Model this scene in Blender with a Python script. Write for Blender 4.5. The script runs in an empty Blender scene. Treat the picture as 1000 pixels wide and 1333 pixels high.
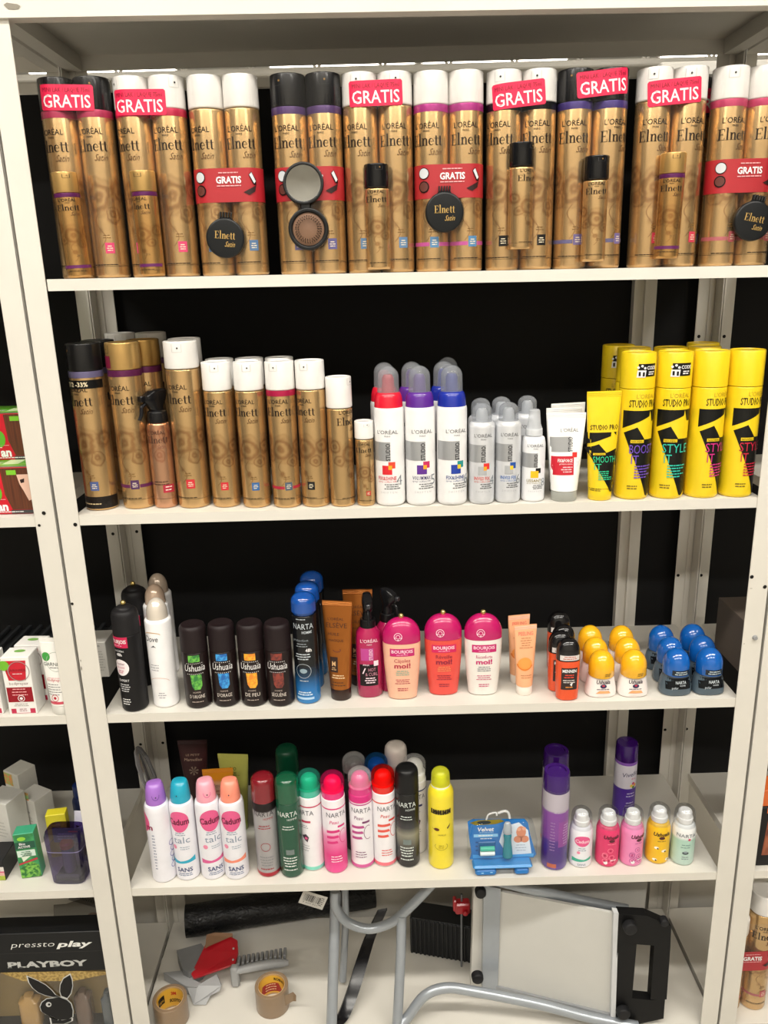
import bpy, math, random
from mathutils import Vector, Matrix, Euler
random.seed(7)
D = bpy.data
COL = bpy.context.scene.collection
sc = bpy.context.scene
Z0 = 1.45                                   # height of the top display shelf above the floor
# ------------------------------------------------------------------ camera
FPX, PITCH, ROLL, YAW = 1042.35, 0.2867, -0.0281, 0.0070
CAM = Vector((0.4399, -1.1333, Z0 - 0.0083))
_c, _s, _cp, _sp = math.cos(YAW), math.sin(YAW), math.cos(PITCH), math.sin(PITCH)
CF = Vector((_s * _cp, _c * _cp, -_sp)); _R = Vector((_c, -_s, 0)); _U = _R.cross(CF)
CR = _R * math.cos(ROLL) + _U * math.sin(ROLL); CU = -_R * math.sin(ROLL) + _U * math.cos(ROLL)
cd = D.cameras.new('camera'); cam = D.objects.new('camera', cd); COL.objects.link(cam)
cd.sensor_fit = 'HORIZONTAL'; cd.sensor_width = 36; cd.lens = FPX * 36 / 1000; cd.clip_start = 0.02
m3 = Matrix((CR, CU, -CF)).transposed()
cam.matrix_world = Matrix.Translation(CAM) @ m3.to_4x4()
sc.camera = cam
# ------------------------------------------------------------------ world, lights, exposure
w = D.worlds.new('world'); sc.world = w; w.use_nodes = True
w.node_tree.nodes['Background'].inputs[0].default_value = (0.95, 0.93, 0.88, 1)
w.node_tree.nodes['Background'].inputs[1].default_value = 0.10
sc.view_settings.view_transform = 'Standard'; sc.view_settings.look = 'None'
sc.view_settings.gamma = 1; sc.view_settings.use_curve_mapping = False
sc.view_settings.exposure = -0.05
def area(name, loc, sx, sy, power, col=(1.0, 0.96, 0.89), tilt=0):
    l = D.lights.new(name, 'AREA'); l.shape = 'RECTANGLE'; l.size = sx; l.size_y = sy; l.energy = power; l.color = col
    o = D.objects.new(name, l); COL.objects.link(o); o.location = loc; o.rotation_euler = (tilt, 0, 0); return o
LAMPS = [(-0.9, -1.0), (0.5, -1.0), (1.9, -1.0), (-0.9, -2.4), (0.5, -2.4), (1.9, -2.4)]
for (lx, ly) in LAMPS: area('ceiling_lamp_light', (lx, ly, 2.93), 1.15, 0.16, 24 if ly > -2 else 23)
for (lx, ly) in ((-2.0, 5.5), (2.4, 5.5), (-2.0, 8.2), (2.4, 8.2)): area('far_lamp_light', (lx, ly, 3.5), 1.5, .2, 60)

# ------------------------------------------------------------------ pixel helpers
def ray(px, py): return CF + CR * ((px - 500) / FPX) - CU * ((py - 666.5) / FPX)
def at_y(px, py, Y): d = ray(px, py); return CAM + d * ((Y - CAM.y) / d.y)
def at_z(px, py, Z): d = ray(px, py); return CAM + d * ((Z - CAM.z) / d.z)
def project(P):
    d = P - CAM; z = d.dot(CF); return (500 + FPX * d.dot(CR) / z, 666.5 - FPX * d.dot(CU) / z)
SZ = {1: (0, -.0082), 2: (-.3331, -.0039), 3: (-.6623, -.007), 4: (-.9968, -.0062), 5: (-1.334, -.0065)}
def zs(S, X=0): return Z0 + SZ[S][0] + SZ[S][1] * X
def on(px, py, S):                          # front contact pixel -> x, y on a shelf
    g = at_z(px, py, zs(S))
    for _ in range(3): g = at_z(px, py, zs(S, g.x))
    return g.x, g.y
def onY(px, S, Y):                          # foot of an upright thing at depth Y whose foot shows at px
    lo, hi = -1.0, 2.0
    for _ in range(40):
        m = (lo + hi) / 2
        if project(Vector((m, Y, zs(S, m))))[0] < px: lo = m
        else: hi = m
    return m
def topY(px, py, S, h, dY=0):               # top pixel and height -> x, y on a shelf
    g = at_z(px, py, zs(S) + h)
    for _ in range(3): g = at_z(px, py, zs(S, g.x) + h)
    return g.x, g.y
# ------------------------------------------------------------------ materials
def lin(h):
    h = h.lstrip('#'); r = []
    for i in (0, 2, 4):
        c = int(h[i:i + 2], 16) / 255; r.append(c / 12.92 if c <= .04045 else ((c + .055) / 1.055) ** 2.4)
    return (*r, 1)
MATS = {}
def mat(hexc, rough=.35, metal=0, coat=0, alpha=1, kind='plain', emit=0):
    key = (hexc, rough, metal, coat, alpha, kind, emit)
    if key in MATS: return MATS[key]
    m = D.materials.new('%s_%s' % (kind, hexc)); m.use_nodes = True; nt = m.node_tree; N = nt.nodes; L = nt.links
    b = N['Principled BSDF']; b.inputs['Roughness'].default_value = rough; b.inputs['Metallic'].default_value = metal
    b.inputs['Coat Weight'].default_value = coat; b.inputs['Coat Roughness'].default_value = .12
    c = lin(hexc); b.inputs['Base Color'].default_value = c
    if kind in ('plain', 'paint', 'card'):
        tc = N.new('ShaderNodeTexCoord'); no = N.new('ShaderNodeTexNoise'); no.inputs['Scale'].default_value = 60 if kind != 'paint' else 9
        no.inputs['Detail'].default_value = 3; L.new(tc.outputs['Object'], no.inputs['Vector'])
        mx = N.new('ShaderNodeMix'); mx.data_type = 'RGBA'; k = .06 if kind != 'paint' else .07
        mx.inputs['A'].default_value = tuple(x * (1 - k) for x in c[:3]) + (1,); mx.inputs['B'].default_value = tuple(min(1, x * (1 + k)) for x in c[:3]) + (1,)
        L.new(no.outputs['Fac'], mx.inputs['Factor']); L.new(mx.outputs['Result'], b.inputs['Base Color'])
        if kind == 'paint':
            n2 = N.new('ShaderNodeTexNoise'); n2.inputs['Scale'].default_value = 420; L.new(tc.outputs['Object'], n2.inputs['Vector'])
            bu = N.new('ShaderNodeBump'); bu.inputs['Strength'].default_value = .06; bu.inputs['Distance'].default_value = .001
            L.new(n2.outputs['Fac'], bu.inputs['Height']); L.new(bu.outputs['Normal'], b.inputs['Normal'])
    if max(c[:3]) < .02: b.inputs['Specular IOR Level'].default_value = .28
    if kind == 'bag':
        tc = N.new('ShaderNodeTexCoord'); no = N.new('ShaderNodeTexNoise'); no.inputs['Scale'].default_value = 85; no.inputs['Detail'].default_value = 5; no.inputs['Distortion'].default_value = 1.2
        L.new(tc.outputs['Object'], no.inputs['Vector']); bu = N.new('ShaderNodeBump'); bu.inputs['Strength'].default_value = .9; bu.inputs['Distance'].default_value = .004
        L.new(no.outputs['Fac'], bu.inputs['Height']); L.new(bu.outputs['Normal'], b.inputs['Normal'])
    if emit: b.inputs['Emission Color'].default_value = c; b.inputs['Emission Strength'].default_value = emit
    if alpha < 1:                            # thin clear plastic: part transparent, part glossy tinted plastic
        tr = N.new('ShaderNodeBsdfTransparent'); tr.inputs[0].default_value = (tuple(.35 + .65 * x for x in c[:3]) if min(c[:3]) > .3 else tuple(max(.06, x * 1.6) ** .6 for x in c[:3])) + (1,)
        mi = N.new('ShaderNodeMixShader'); lw = N.new('ShaderNodeLayerWeight'); lw.inputs[0].default_value = .12
        ma = N.new('ShaderNodeMath'); ma.operation = 'MULTIPLY_ADD'; ma.inputs[1].default_value = .45; ma.inputs[2].default_value = alpha; ma.use_clamp = True
        L.new(lw.outputs['Facing'], ma.inputs[0]); L.new(ma.outputs[0], mi.inputs[0])
        L.new(tr.outputs[0], mi.inputs[1]); L.new(b.outputs[0], mi.inputs[2]); L.new(mi.outputs[0], N['Material Output'].inputs[0])
    if alpha <= .10:                         # thin film: clear with a sharp sheen only
        gl = N.new('ShaderNodeBsdfGlossy'); gl.inputs['Roughness'].default_value = .06; L.new(gl.outputs[0], mi.inputs[2]); ma.inputs[1].default_value = .28
    MATS[key] = m; return m
def math_node(nt, op, a, b=None, c=None):
    n = nt.nodes.new('ShaderNodeMath'); n.operation = op
    for i, v in enumerate((a, b, c)):
        if v is None: continue
        if isinstance(v, (int, float)): n.inputs[i].default_value = v
        else: nt.links.new(v, n.inputs[i])
    return n.outputs[0]
def gold(h, r, base='#CDAA78', brown='#85522A', amount=.75):
    """lacquered gold can printed with brown rosettes and scrolls"""
    key = ('gold', h, r, base, brown)
    if key in MATS: return MATS[key]
    m = D.materials.new('gold_lacquer'); m.use_nodes = True; nt = m.node_tree; N = nt.nodes; L = nt.links
    b = N['Principled BSDF']; b.inputs['Roughness'].default_value = .24; b.inputs['Metallic'].default_value = .80
    tc = N.new('ShaderNodeTexCoord'); sx = N.new('ShaderNodeSeparateXYZ'); L.new(tc.outputs['Object'], sx.inputs[0])
    X, Y, Z = sx.outputs; M = lambda *a: math_node(nt, *a)
    ny = M('MULTIPLY', Y, -1.0); th = M('ARCTAN2', X, ny); u = M('MULTIPLY', th, .025); z = M('MULTIPLY', Z, .253 / h)
    no = N.new('ShaderNodeTexNoise'); no.inputs['Scale'].default_value = 55; L.new(tc.outputs['Object'], no.inputs['Vector'])
    nz = M('MULTIPLY', M('SUBTRACT', no.outputs['Fac'], .5), .020)
    tot = None
    for cu, cz, R, fq in ((.002, .104, .029, 520), (-.022, .092, .014, 700), (.020, .082, .013, 760), (.0, .062, .007, 900), (-.03, .12, .02, 700), (.034, .11, .02, 700)):
        du = M('SUBTRACT', u, cu); dz = M('SUBTRACT', z, cz)
        d = M('ADD', M('SQRT', M('ADD', M('MULTIPLY', du, du), M('MULTIPLY', dz, dz))), nz)
        s = M('MULTIPLY_ADD', M('SINE', M('MULTIPLY', d, fq)), .5, .5)
        k = N.new('ShaderNodeMapRange'); k.interpolation_type = 'SMOOTHSTEP'; k.inputs[1].default_value = R; k.inputs[2].default_value = R * .7
        L.new(d, k.inputs[0]); v = M('MULTIPLY', M('MULTIPLY_ADD', s, .6, .25), k.outputs[0])
        tot = v if tot is None else M('MAXIMUM', tot, v)
    # thin scroll stem below
    st = M('ABSOLUTE', M('SUBTRACT', u, M('MULTIPLY', M('SINE', M('MULTIPLY', z, 150)), .006)))
    kl = M('MULTIPLY', M('LESS_THAN', st, .0009), M('MULTIPLY', M('GREATER_THAN', z, .04), M('LESS_THAN', z, .085)))
    tot = M('MULTIPLY', M('MAXIMUM', tot, M('MULTIPLY', kl, .7)), amount)
    mx = N.new('ShaderNodeMix'); mx.data_type = 'RGBA'; mx.inputs['A'].default_value = lin(base); mx.inputs['B'].default_value = lin(brown)
    L.new(tot, mx.inputs['Factor']); L.new(mx.outputs['Result'], b.inputs['Base Color'])
    MATS[key] = m; return m
def hair(hexa, hexb):
    key = ('hair', hexa)
    if key in MATS: return MATS[key]
    m = D.materials.new('printed_hair'); m.use_nodes = True; nt = m.node_tree; N = nt.nodes; L = nt.links
    tc = N.new('ShaderNodeTexCoord'); mp = N.new('ShaderNodeMapping'); mp.inputs['Scale'].default_value = (380, 20, 14); mp.inputs['Rotation'].default_value = (0, .12, 0)
    no = N.new('ShaderNodeTexNoise'); no.inputs['Scale'].default_value = 1; no.inputs['Detail'].default_value = 4
    L.new(tc.outputs['Object'], mp.inputs[0]); L.new(mp.outputs[0], no.inputs['Vector'])
    mx = N.new('ShaderNodeMix'); mx.data_type = 'RGBA'; mx.inputs['A'].default_value = lin(hexa); mx.inputs['B'].default_value = lin(hexb)
    L.new(no.outputs['Fac'], mx.inputs['Factor']); L.new(mx.outputs['Result'], N['Principled BSDF'].inputs['Base Color'])
    N['Principled BSDF'].inputs['Roughness'].default_value = .3
    MATS[key] = m; return m
def mottled(ha, hb, scale=90, rough=.35, metal=0):
    key = ('mot', ha, hb, scale)
    if key in MATS: return MATS[key]
    m = D.materials.new('mottled_print'); m.use_nodes = True; nt = m.node_tree; N = nt.nodes; L = nt.links
    tc = N.new('ShaderNodeTexCoord'); no = N.new('ShaderNodeTexNoise'); no.inputs['Scale'].default_value = scale; no.inputs['Detail'].default_value = 4
    L.new(tc.outputs['Object'], no.inputs['Vector'])
    cr = N.new('ShaderNodeValToRGB'); cr.color_ramp.elements[0].position = .42; cr.color_ramp.elements[1].position = .58
    cr.color_ramp.elements[0].color = lin(ha); cr.color_ramp.elements[1].color = lin(hb)
    L.new(no.outputs['Fac'], cr.inputs[0]); L.new(cr.outputs[0], N['Principled BSDF'].inputs['Base Color'])
    N['Principled BSDF'].inputs['Roughness'].default_value = rough; N['Principled BSDF'].inputs['Metallic'].default_value = metal
    MATS[key] = m; return m
def gradz(stops, h, rough=.3, metal=0):
    """print whose colour changes with height on the can"""
    key = ('grad', str(stops), h)
    if key in MATS: return MATS[key]
    m = D.materials.new('graded_print'); m.use_nodes = True; nt = m.node_tree; N = nt.nodes; L = nt.links
    tc = N.new('ShaderNodeTexCoord'); sx = N.new('ShaderNodeSeparateXYZ'); L.new(tc.outputs['Object'], sx.inputs[0])
    v = math_node(nt, 'DIVIDE', sx.outputs[2], h); cr = N.new('ShaderNodeValToRGB'); L.new(v, cr.inputs[0])
    e = cr.color_ramp.elements
    while len(e) < len(stops): e.new(.5)
    for i, (p, c) in enumerate(stops): e[i].position = p; e[i].color = lin(c)
    L.new(cr.outputs[0], N['Principled BSDF'].inputs['Base Color'])
    N['Principled BSDF'].inputs['Roughness'].default_value = rough; N['Principled BSDF'].inputs['Metallic'].default_value = metal
    MATS[key] = m; return m
WHITE = mat('#E9E8E8', .3); BLACK = mat('#0C0C0D', .3); INK = mat('#26211E', .5); GREY = mat('#8F9092', .35)
STEEL = mat('#D6D2C9', .42, kind='paint'); RIM = mat('#C6C6C6', .25, .9)
# ------------------------------------------------------------------ geometry kit
class Geo:
    def __init__(s): s.v = []; s.f = []; s.m = []; s.sm = []; s.mats = []
    def mi(s, m):
        if m not in s.mats: s.mats.append(m)
        return s.mats.index(m)
    def add(s, vs, fs, m, smooth=True, xf=None):
        o = len(s.v); i = s.mi(m)
        if xf is not None: vs = [xf @ Vector(v) for v in vs]
        s.v += [tuple(v) for v in vs]
        for f in fs: s.f.append([o + k for k in f]); s.m.append(i); s.sm.append(smooth)
        return s
    def build(s, name, parent=None, ang=38):
        me = D.meshes.new(name); me.from_pydata(s.v, [], s.f)
        for m in s.mats: me.materials.append(m)
        me.polygons.foreach_set('material_index', s.m); me.polygons.foreach_set('use_smooth', s.sm)
        me.update()
        if any(s.sm): me.set_sharp_from_angle(angle=math.radians(ang))
        o = D.objects.new(name, me); COL.objects.link(o); o.parent = parent
        return o
def fillet(pts, rad=.002, n=3):
    out = [pts[0]]
    for i in range(1, len(pts) - 1):
        a, b, c = Vector(pts[i - 1]), Vector(pts[i]), Vector(pts[i + 1])
        la, lc = (a - b).length, (c - b).length
        r = min(rad, la * .45, lc * .45)
        if r < 1e-5: out.append(pts[i]); continue
        p, q = b + (a - b).normalized() * r, b + (c - b).normalized() * r
        for k in range(n + 1):
            t = k / n; out.append(tuple(p * (1 - t) ** 2 + b * 2 * t * (1 - t) + q * t * t))
    out.append(pts[-1]); return out
def dome(r0, z0, r1, z1, n=7, p=1.0):       # quarter-ellipse from (z0,r0) to (z1,r1)
    return [(z0 + (z1 - z0) * math.sin(math.pi / 2 * k / n) ** p, r1 + (r0 - r1) * math.cos(math.pi / 2 * k / n)) for k in range(n + 1)]
def rev(g, prof, m, kx=1, ky=1, seg=36, cx=0, cy=0, xf=None, sup=2.0, caps=False):
    """surface of revolution / superelliptic loft of (z, r) points"""
    vs, fs = [], []; n = len(prof)
    for z, r in prof:
        for k in range(seg):
            t = 2 * math.pi * k / seg; s_, c_ = math.sin(t), math.cos(t)
            if sup != 2: s_ = math.copysign(abs(s_) ** (2 / sup), s_); c_ = math.copysign(abs(c_) ** (2 / sup), c_)
            vs.append((cx + r * kx * s_, cy - r * ky * c_, z))
    for i in range(n - 1):
        for k in range(seg):
            a, b = i * seg + k, i * seg + (k + 1) % seg
            fs.append((a, b, b + seg, a + seg))
    return g.add(vs, fs, m, True, xf)
def loft(g, secs, m, seg=32, cap=True, xf=None):   # secs: (z, rx, ry, n[, cx, cy])
    vs, fs = [], []
    for s in secs:
        z, rx, ry, e = s[:4]; cx, cy = (s[4], s[5]) if len(s) > 4 else (0, 0)
        for k in range(seg):
            t = 2 * math.pi * k / seg; a, b = math.sin(t), math.cos(t)
            vs.append((cx + rx * math.copysign(abs(a) ** (2 / e), a), cy - ry * math.copysign(abs(b) ** (2 / e), b), z))
    for i in range(len(secs) - 1):
        for k in range(seg):
            a, b = i * seg + k, i * seg + (k + 1) % seg; fs.append((a, b, b + seg, a + seg))
    if cap: fs.append(tuple(range(seg))[::-1]); fs.append(tuple(range((len(secs) - 1) * seg, len(secs) * seg)))
    return g.add(vs, fs, m, True, xf)
def box(g, x0, x1, y0, y1, z0, z1, m, bev=0, xf=None):
    if bev <= 0:
        vs = [(x, y, z) for z in (z0, z1) for y in (y0, y1) for x in (x0, x1)]
        return g.add(vs, [(0, 2, 3, 1), (4, 5, 7, 6), (0, 1, 5, 4), (2, 6, 7, 3), (0, 4, 6, 2), (1, 3, 7, 5)], m, False, xf)
    b = min(bev, (x1 - x0) * .45, (y1 - y0) * .45, (z1 - z0) * .45)
    def ring(e, z): return [(x0 + b, y0 + e, z), (x1 - b, y0 + e, z), (x1 - e, y0 + b, z), (x1 - e, y1 - b, z), (x1 - b, y1 - e, z), (x0 + b, y1 - e, z), (x0 + e, y1 - b, z), (x0 + e, y0 + b, z)]
    vs = []
    for e, z in ((b, z0), (0, z0 + b), (0, z1 - b), (b, z1)):
        vs += [(x0 + b, y0 + e, z), (x1 - b, y0 + e, z), (x1 - e, y0 + b, z), (x1 - e, y1 - b, z), (x1 - b, y1 - e, z), (x0 + b, y1 - e, z), (x0 + e, y1 - b, z), (x0 + e, y0 + b, z)]
    fs = [tuple(range(8))[::-1], tuple(range(24, 32))]
    for i in range(3):
        for k in range(8): a, c = i * 8 + k, i * 8 + (k + 1) % 8; fs.append((a, c, c + 8, a + 8))
    return g.add(vs, fs, m, False, xf)
def prism(g, pts, y0, y1, m, xf=None, bev=0):      # polygon in x,z extruded along y
    n = len(pts); vs = [(x, y0, z) for x, z in pts] + [(x, y1, z) for x, z in pts]
    fs = [tuple(range(n)), tuple(range(n, 2 * n))[::-1]] + [(k, k + n, (k + 1) % n + n, (k + 1) % n) for k in range(n)]
    return g.add(vs, fs, m, False, xf)
def tube(g, path, r, m, seg=14, closed=False, caps=True):
    P = [Vector(p) for p in path]; vs, fs = [], []; n = len(P); up = Vector((0, 0, 1)); prev = None
    for i, p in enumerate(P):
        t = (P[min(i + 1, n - 1)] - P[max(i - 1, 0)]).normalized()
        if prev is None: a = t.cross(up if abs(t.z) < .95 else Vector((1, 0, 0))).normalized()
        else: a = (prev - t * prev.dot(t)).normalized()
        prev = a; b = t.cross(a); rr = r[i] if isinstance(r, (list, tuple)) else r
        for k in range(seg): q = 2 * math.pi * k / seg; vs.append(p + a * rr * math.cos(q) + b * rr * math.sin(q))
    for i in range(n - 1):
        for k in range(seg): a_, b_ = i * seg + k, i * seg + (k + 1) % seg; fs.append((a_, b_, b_ + seg, a_ + seg))
    if caps: fs += [tuple(range(seg))[::-1], tuple(range((n - 1) * seg, n * seg))]
    return g.add(vs, fs, m, True)
def spline(pts, n=8):
    P = [Vector(p) for p in pts]; P = [P[0] * 2 - P[1]] + P + [P[-1] * 2 - P[-2]]; out = []
    for i in range(1, len(P) - 2):
        for k in range(n):
            t = k / n; a, b, c, d = P[i - 1:i + 3]
            out.append(.5 * ((2 * b) + (c - a) * t + (2 * a - 5 * b + 4 * c - d) * t * t + (3 * b - a - 3 * c + d) * t ** 3))
    out.append(P[-2]); return out
# surfaces that print is laid on: map (u across, z up) -> point just off the surface
E0 = .00022
class ProfF:
    def __init__(s, prof, kx=1, ky=1, r0=None, cx=0, cy=0, rot=0, xf=None):
        s.p = sorted(prof); s.kx, s.ky, s.cx, s.cy, s.rot = kx, ky, cx, cy, rot; s.r0 = r0 or max(r for z, r in prof); s.xf = xf
    def rad(s, z):
        p = s.p
        if z <= p[0][0]: return p[0][1]
        for i in range(len(p) - 1):
            if p[i][0] <= z <= p[i + 1][0]:
                d = p[i + 1][0] - p[i][0]; return p[i][1] if d < 1e-9 else p[i][1] + (p[i + 1][1] - p[i][1]) * (z - p[i][0]) / d
        return p[-1][1]
    def map(s, u, z, k):
        e = E0 * k; r = s.rad(z)
        if s.ky == s.kx: t = u / s.r0 + s.rot
        else: t = math.asin(max(-1, min(1, u / (r * s.kx)))) if r > 0 else 0
        p = (s.cx + (r * s.kx + e) * math.sin(t), s.cy - (r * s.ky + e) * math.cos(t), z)
        return s.xf @ Vector(p) if s.xf else p
class SecF:                                  # lofted sections, straight projection
    def __init__(s, secs): s.s = secs
    def map(s, u, z, k):
        S = s.s; e = E0 * k
        a = b = S[0]; t = 0
        for i in range(len(S) - 1):
            if S[i][0] <= z <= S[i + 1][0]: a, b = S[i], S[i + 1]; t = (z - a[0]) / max(1e-9, b[0] - a[0]); break
        else:
            if z > S[-1][0]: a = b = S[-1]
        rx, ry, n = [a[i] + (b[i] - a[i]) * t for i in (1, 2, 3)]
        q = min(1, abs(u / rx)); return (u, -(ry * (1 - q ** n) ** (1 / n)) - e, z)
class PlaneF:
    def __init__(s, o=(0, 0, 0), u=(1, 0, 0), v=(0, 0, 1), n=(0, -1, 0)): s.o, s.u, s.v, s.n = map(Vector, (o, u, v, n))
    def map(s, u, z, k): return s.o + s.u * u + s.v * z + s.n * (E0 * k)
class StadF:                                 # two cylinders side by side wrapped together
    def __init__(s, r, d): s.r, s.d = r, d
    def map(s, u, z, k):
        h = s.d / 2; r = s.r + E0 * k
        if abs(u) <= h: return (u, -r, z)
        t = (abs(u) - h) / s.r; return (math.copysign(h + r * math.sin(t), u), -r * math.cos(t), z)
def _clip(poly, a, v, keep_less):
    out = []
    for i in range(len(poly)):
        p, q = poly[i], poly[(i + 1) % len(poly)]
        ip, iq = (p[a] <= v) == keep_less or p[a] == v, (q[a] <= v) == keep_less or q[a] == v
        if ip: out.append(p)
        if ip != iq:
            t = (v - p[a]) / (q[a] - p[a]); out.append((p[0] + (q[0] - p[0]) * t, p[1] + (q[1] - p[1]) * t))
    return out
def PG(g, F, pts, m, k=1, step=.0028):       # convex polygon printed on a surface
    if isinstance(F, PlaneF): strips = [pts]
    else:
        a, b = min(p[0] for p in pts), max(p[0] for p in pts); n = max(1, int((b - a) / step)); strips = []; rest = pts
        for i in range(1, n):
            v = a + (b - a) * i / n; l = _clip(rest, 0, v, True); rest = _clip(rest, 0, v, False)
            if len(l) > 2: strips.append(l)
        if len(rest) > 2: strips.append(rest)
        if isinstance(F, (SecF,)) or (isinstance(F, ProfF) and F.kx != F.ky):
            s2 = []
            for s in strips:
                a, b = min(p[1] for p in s), max(p[1] for p in s); n = max(1, int((b - a) / .006)); rest = s
                for i in range(1, n):
                    v = a + (b - a) * i / n; l = _clip(rest, 1, v, True); rest = _clip(rest, 1, v, False)
                    if len(l) > 2: s2.append(l)
                if len(rest) > 2: s2.append(rest)
            strips = s2
    for s in strips: g.add([F.map(u, z, k) for u, z in s], [tuple(range(len(s)))], m, not isinstance(F, PlaneF))
def RC(g, F, u0, u1, z0, z1, m, k=1): PG(g, F, [(u0, z0), (u1, z0), (u1, z1), (u0, z1)], m, k)
def DISC(g, F, u, z, r, m, k=1, ry=None, n=20, a0=0):
    PG(g, F, [(u + r * math.cos(a0 + 2 * math.pi * i / n), z + (ry or r) * math.sin(a0 + 2 * math.pi * i / n)) for i in range(n)], m, k)
def RING(g, F, u, z, r, wd, m, k=1, ry=None, n=24, a0=0, a1=360):
    ry = ry or r
    for i in range(n):
        a, b = [math.radians(a0 + (a1 - a0) * (i + j) / n) for j in (0, 1)]
        q = [(u + (r - wd) * math.cos(a), z + (ry - wd) * math.sin(a)), (u + r * math.cos(a), z + ry * math.sin(a)), (u + r * math.cos(b), z + ry * math.sin(b)), (u + (r - wd) * math.cos(b), z + (ry - wd) * math.sin(b))]
        g.add([F.map(x, y, k) for x, y in q], [(0, 1, 2, 3)], m, False)
TXT = {}
def text2d(s, bold=0, shear=0, space=1):
    key = (s, bold, shear, space)
    if key in TXT: return TXT[key]
    c = D.curves.new('t', 'FONT'); c.body = s; c.size = 1; c.resolution_u = 2 if len(s) < 9 else 1; c.offset = bold; c.shear = shear; c.space_character = space
    c.fill_mode = 'FRONT'
    o = D.objects.new('t', c); COL.objects.link(o)
    me = o.to_mesh(); vs = [(v.co.x, v.co.y) for v in me.vertices]; fs = [tuple(p.vertices) for p in me.polygons]
    o.to_mesh_clear(); D.objects.remove(o); D.curves.remove(c)
    x0 = min(v[0] for v in vs); x1 = max(v[0] for v in vs)
    r = ([((x - x0) / .72, y / .72) for x, y in vs], fs, (x1 - x0) / .72); TXT[key] = r; return r
def _gly():
    V, Fc = [], []
    def quad(*p): o = len(V); V.extend(p); Fc.append(tuple(range(o, o + len(p))))
    def rc(x0, y0, x1, y1): quad((x0, y0), (x1, y0), (x1, y1), (x0, y1))
    def arc(cx, cy, rx, ry, a0, a1, wf, n=12):
        for i in range(n):
            q = []
            for a in (a0 + (a1 - a0) * i / n, a0 + (a1 - a0) * (i + 1) / n):
                r_ = math.radians(a); c, s = math.cos(r_), math.sin(r_); w_ = wf(a) / 2; q.append(((cx + (rx - w_) * c, cy + (ry - w_) * s), (cx + (rx + w_) * c, cy + (ry + w_) * s)))
            quad(q[0][0], q[0][1], q[1][1], q[1][0])
    x = 0
    rc(x + .09, 0, x + .23, 1); rc(x, 0, x + .6, .045); rc(x, .955, x + .58, 1); rc(x + .23, .48, x + .44, .525); rc(x + .56, 0, x + .6, .24); rc(x + .54, .76, x + .58, 1); rc(x + .42, .4, x + .45, .62)
    x = .68; rc(x + .08, 0, x + .21, 1.1); rc(x, 0, x + .29, .035); rc(x, 1.06, x + .1, 1.1)
    x = 1.02; rc(x + .08, 0, x + .21, .66); rc(x, 0, x + .29, .035); rc(x, .62, x + .1, .66); arc(x + .34, .46, .12, .18, 180, 0, lambda a: .035 + .09 * (1 - a / 180)); rc(x + .4, 0, x + .53, .46); rc(x + .32, 0, x + .6, .035)
    x = 1.66; arc(x + .25, .32, .19, .3, 0, 320, lambda a: .04 + .1 * max(0, math.cos(math.radians(a - 180)))); rc(x + .1, .33, x + .44, .365)
    for x in (2.18, 2.56): rc(x + .1, .12, x + .23, .86); rc(x, .61, x + .36, .65); arc(x + .26, .13, .1, .1, 180, 320, lambda a: .05 + .05 * (320 - a) / 140, 6)
    return V, Fc, 2.94
TXT[('@ELN', 0, 0, 1)] = _gly()
def T(g, F, s, u, z, h, m, w=None, k=2, rot=0, shear=0, bold=0, al='c', space=1):
    vs, fs, W = text2d(s, bold, shear, space); sx = (w / W) if w else h; W2 = W * sx
    o = {'c': -W2 / 2, 'l': 0, 'r': -W2}[al]; c, si = math.cos(math.radians(rot)), math.sin(math.radians(rot))
    if rot == 0: q = [(u + o + x * sx, z + y * h) for x, y in vs]
    else: q = [(u + (o + x * sx) * c - y * h * si, z + (o + x * sx) * si + y * h * c) for x, y in vs]
    g.add([F.map(a, b, k) for a, b in q], fs, m, False)
def LINES(g, F, u, z, w, n, dz, h, m, k=2, al='c', seed=1):   # rows of print too small to read
    rn = random.Random(seed)
    for i in range(n):
        L_ = w * rn.uniform(.65, 1); x = {'c': u - L_ / 2, 'l': u, 'r': u - L_}[al]; e = x + L_
        while x < e - .001:
            q = min(e, x + rn.uniform(.002, .006)); RC(g, F, x, q, z - i * dz, z - i * dz + h, m, k); x = q + .0008
# ------------------------------------------------------------------ things
def thing(name, label, cat, group=None, loc=(0, 0, 0), rz=0, rot=None):
    o = D.objects.new(name, None); COL.objects.link(o); o.empty_display_size = .01
    o.location = loc; o.rotation_euler = rot or (0, 0, rz); o['label'] = label; o['category'] = cat
    if group: o['group'] = group
    return o
def clone(root, loc, label, rz=None, rot=None, group=None):
    def cp(o, par):
        c = o.copy(); COL.objects.link(c); c.parent = par
        for ch in o.children: cp(ch, c)
        return c
    r = cp(root, None); r.location = loc; r['label'] = label
    if rz is not None: r.rotation_euler = (0, 0, rz)
    if rot is not None: r.rotation_euler = rot
    if group: r['group'] = group
    return r
def part(name, parent, fn, label=None, ang=38):
    g = Geo(); fn(g); o = g.build(name, parent, ang)
    if label: o['label'] = label
    return o
def put(px, py, r, S): x, y = on(px, py, S); return (x, y + r, zs(S, x))
def putY(px, S, Y): x = onY(px, S, Y); return (x, Y, zs(S, x))
def putT(px, py, S, h): x, y = topY(px, py, S, h); return (x, y, zs(S, x))
def copies(root, spots, group):              # spots: (location, label, rotation about z)
    for i, (loc, lab, rz) in enumerate(spots):
        if i == 0: root.location = loc; root['label'] = lab; root.rotation_euler = (0, 0, rz); root['group'] = group
        else: clone(root, loc, lab, rz, group=group)
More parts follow.
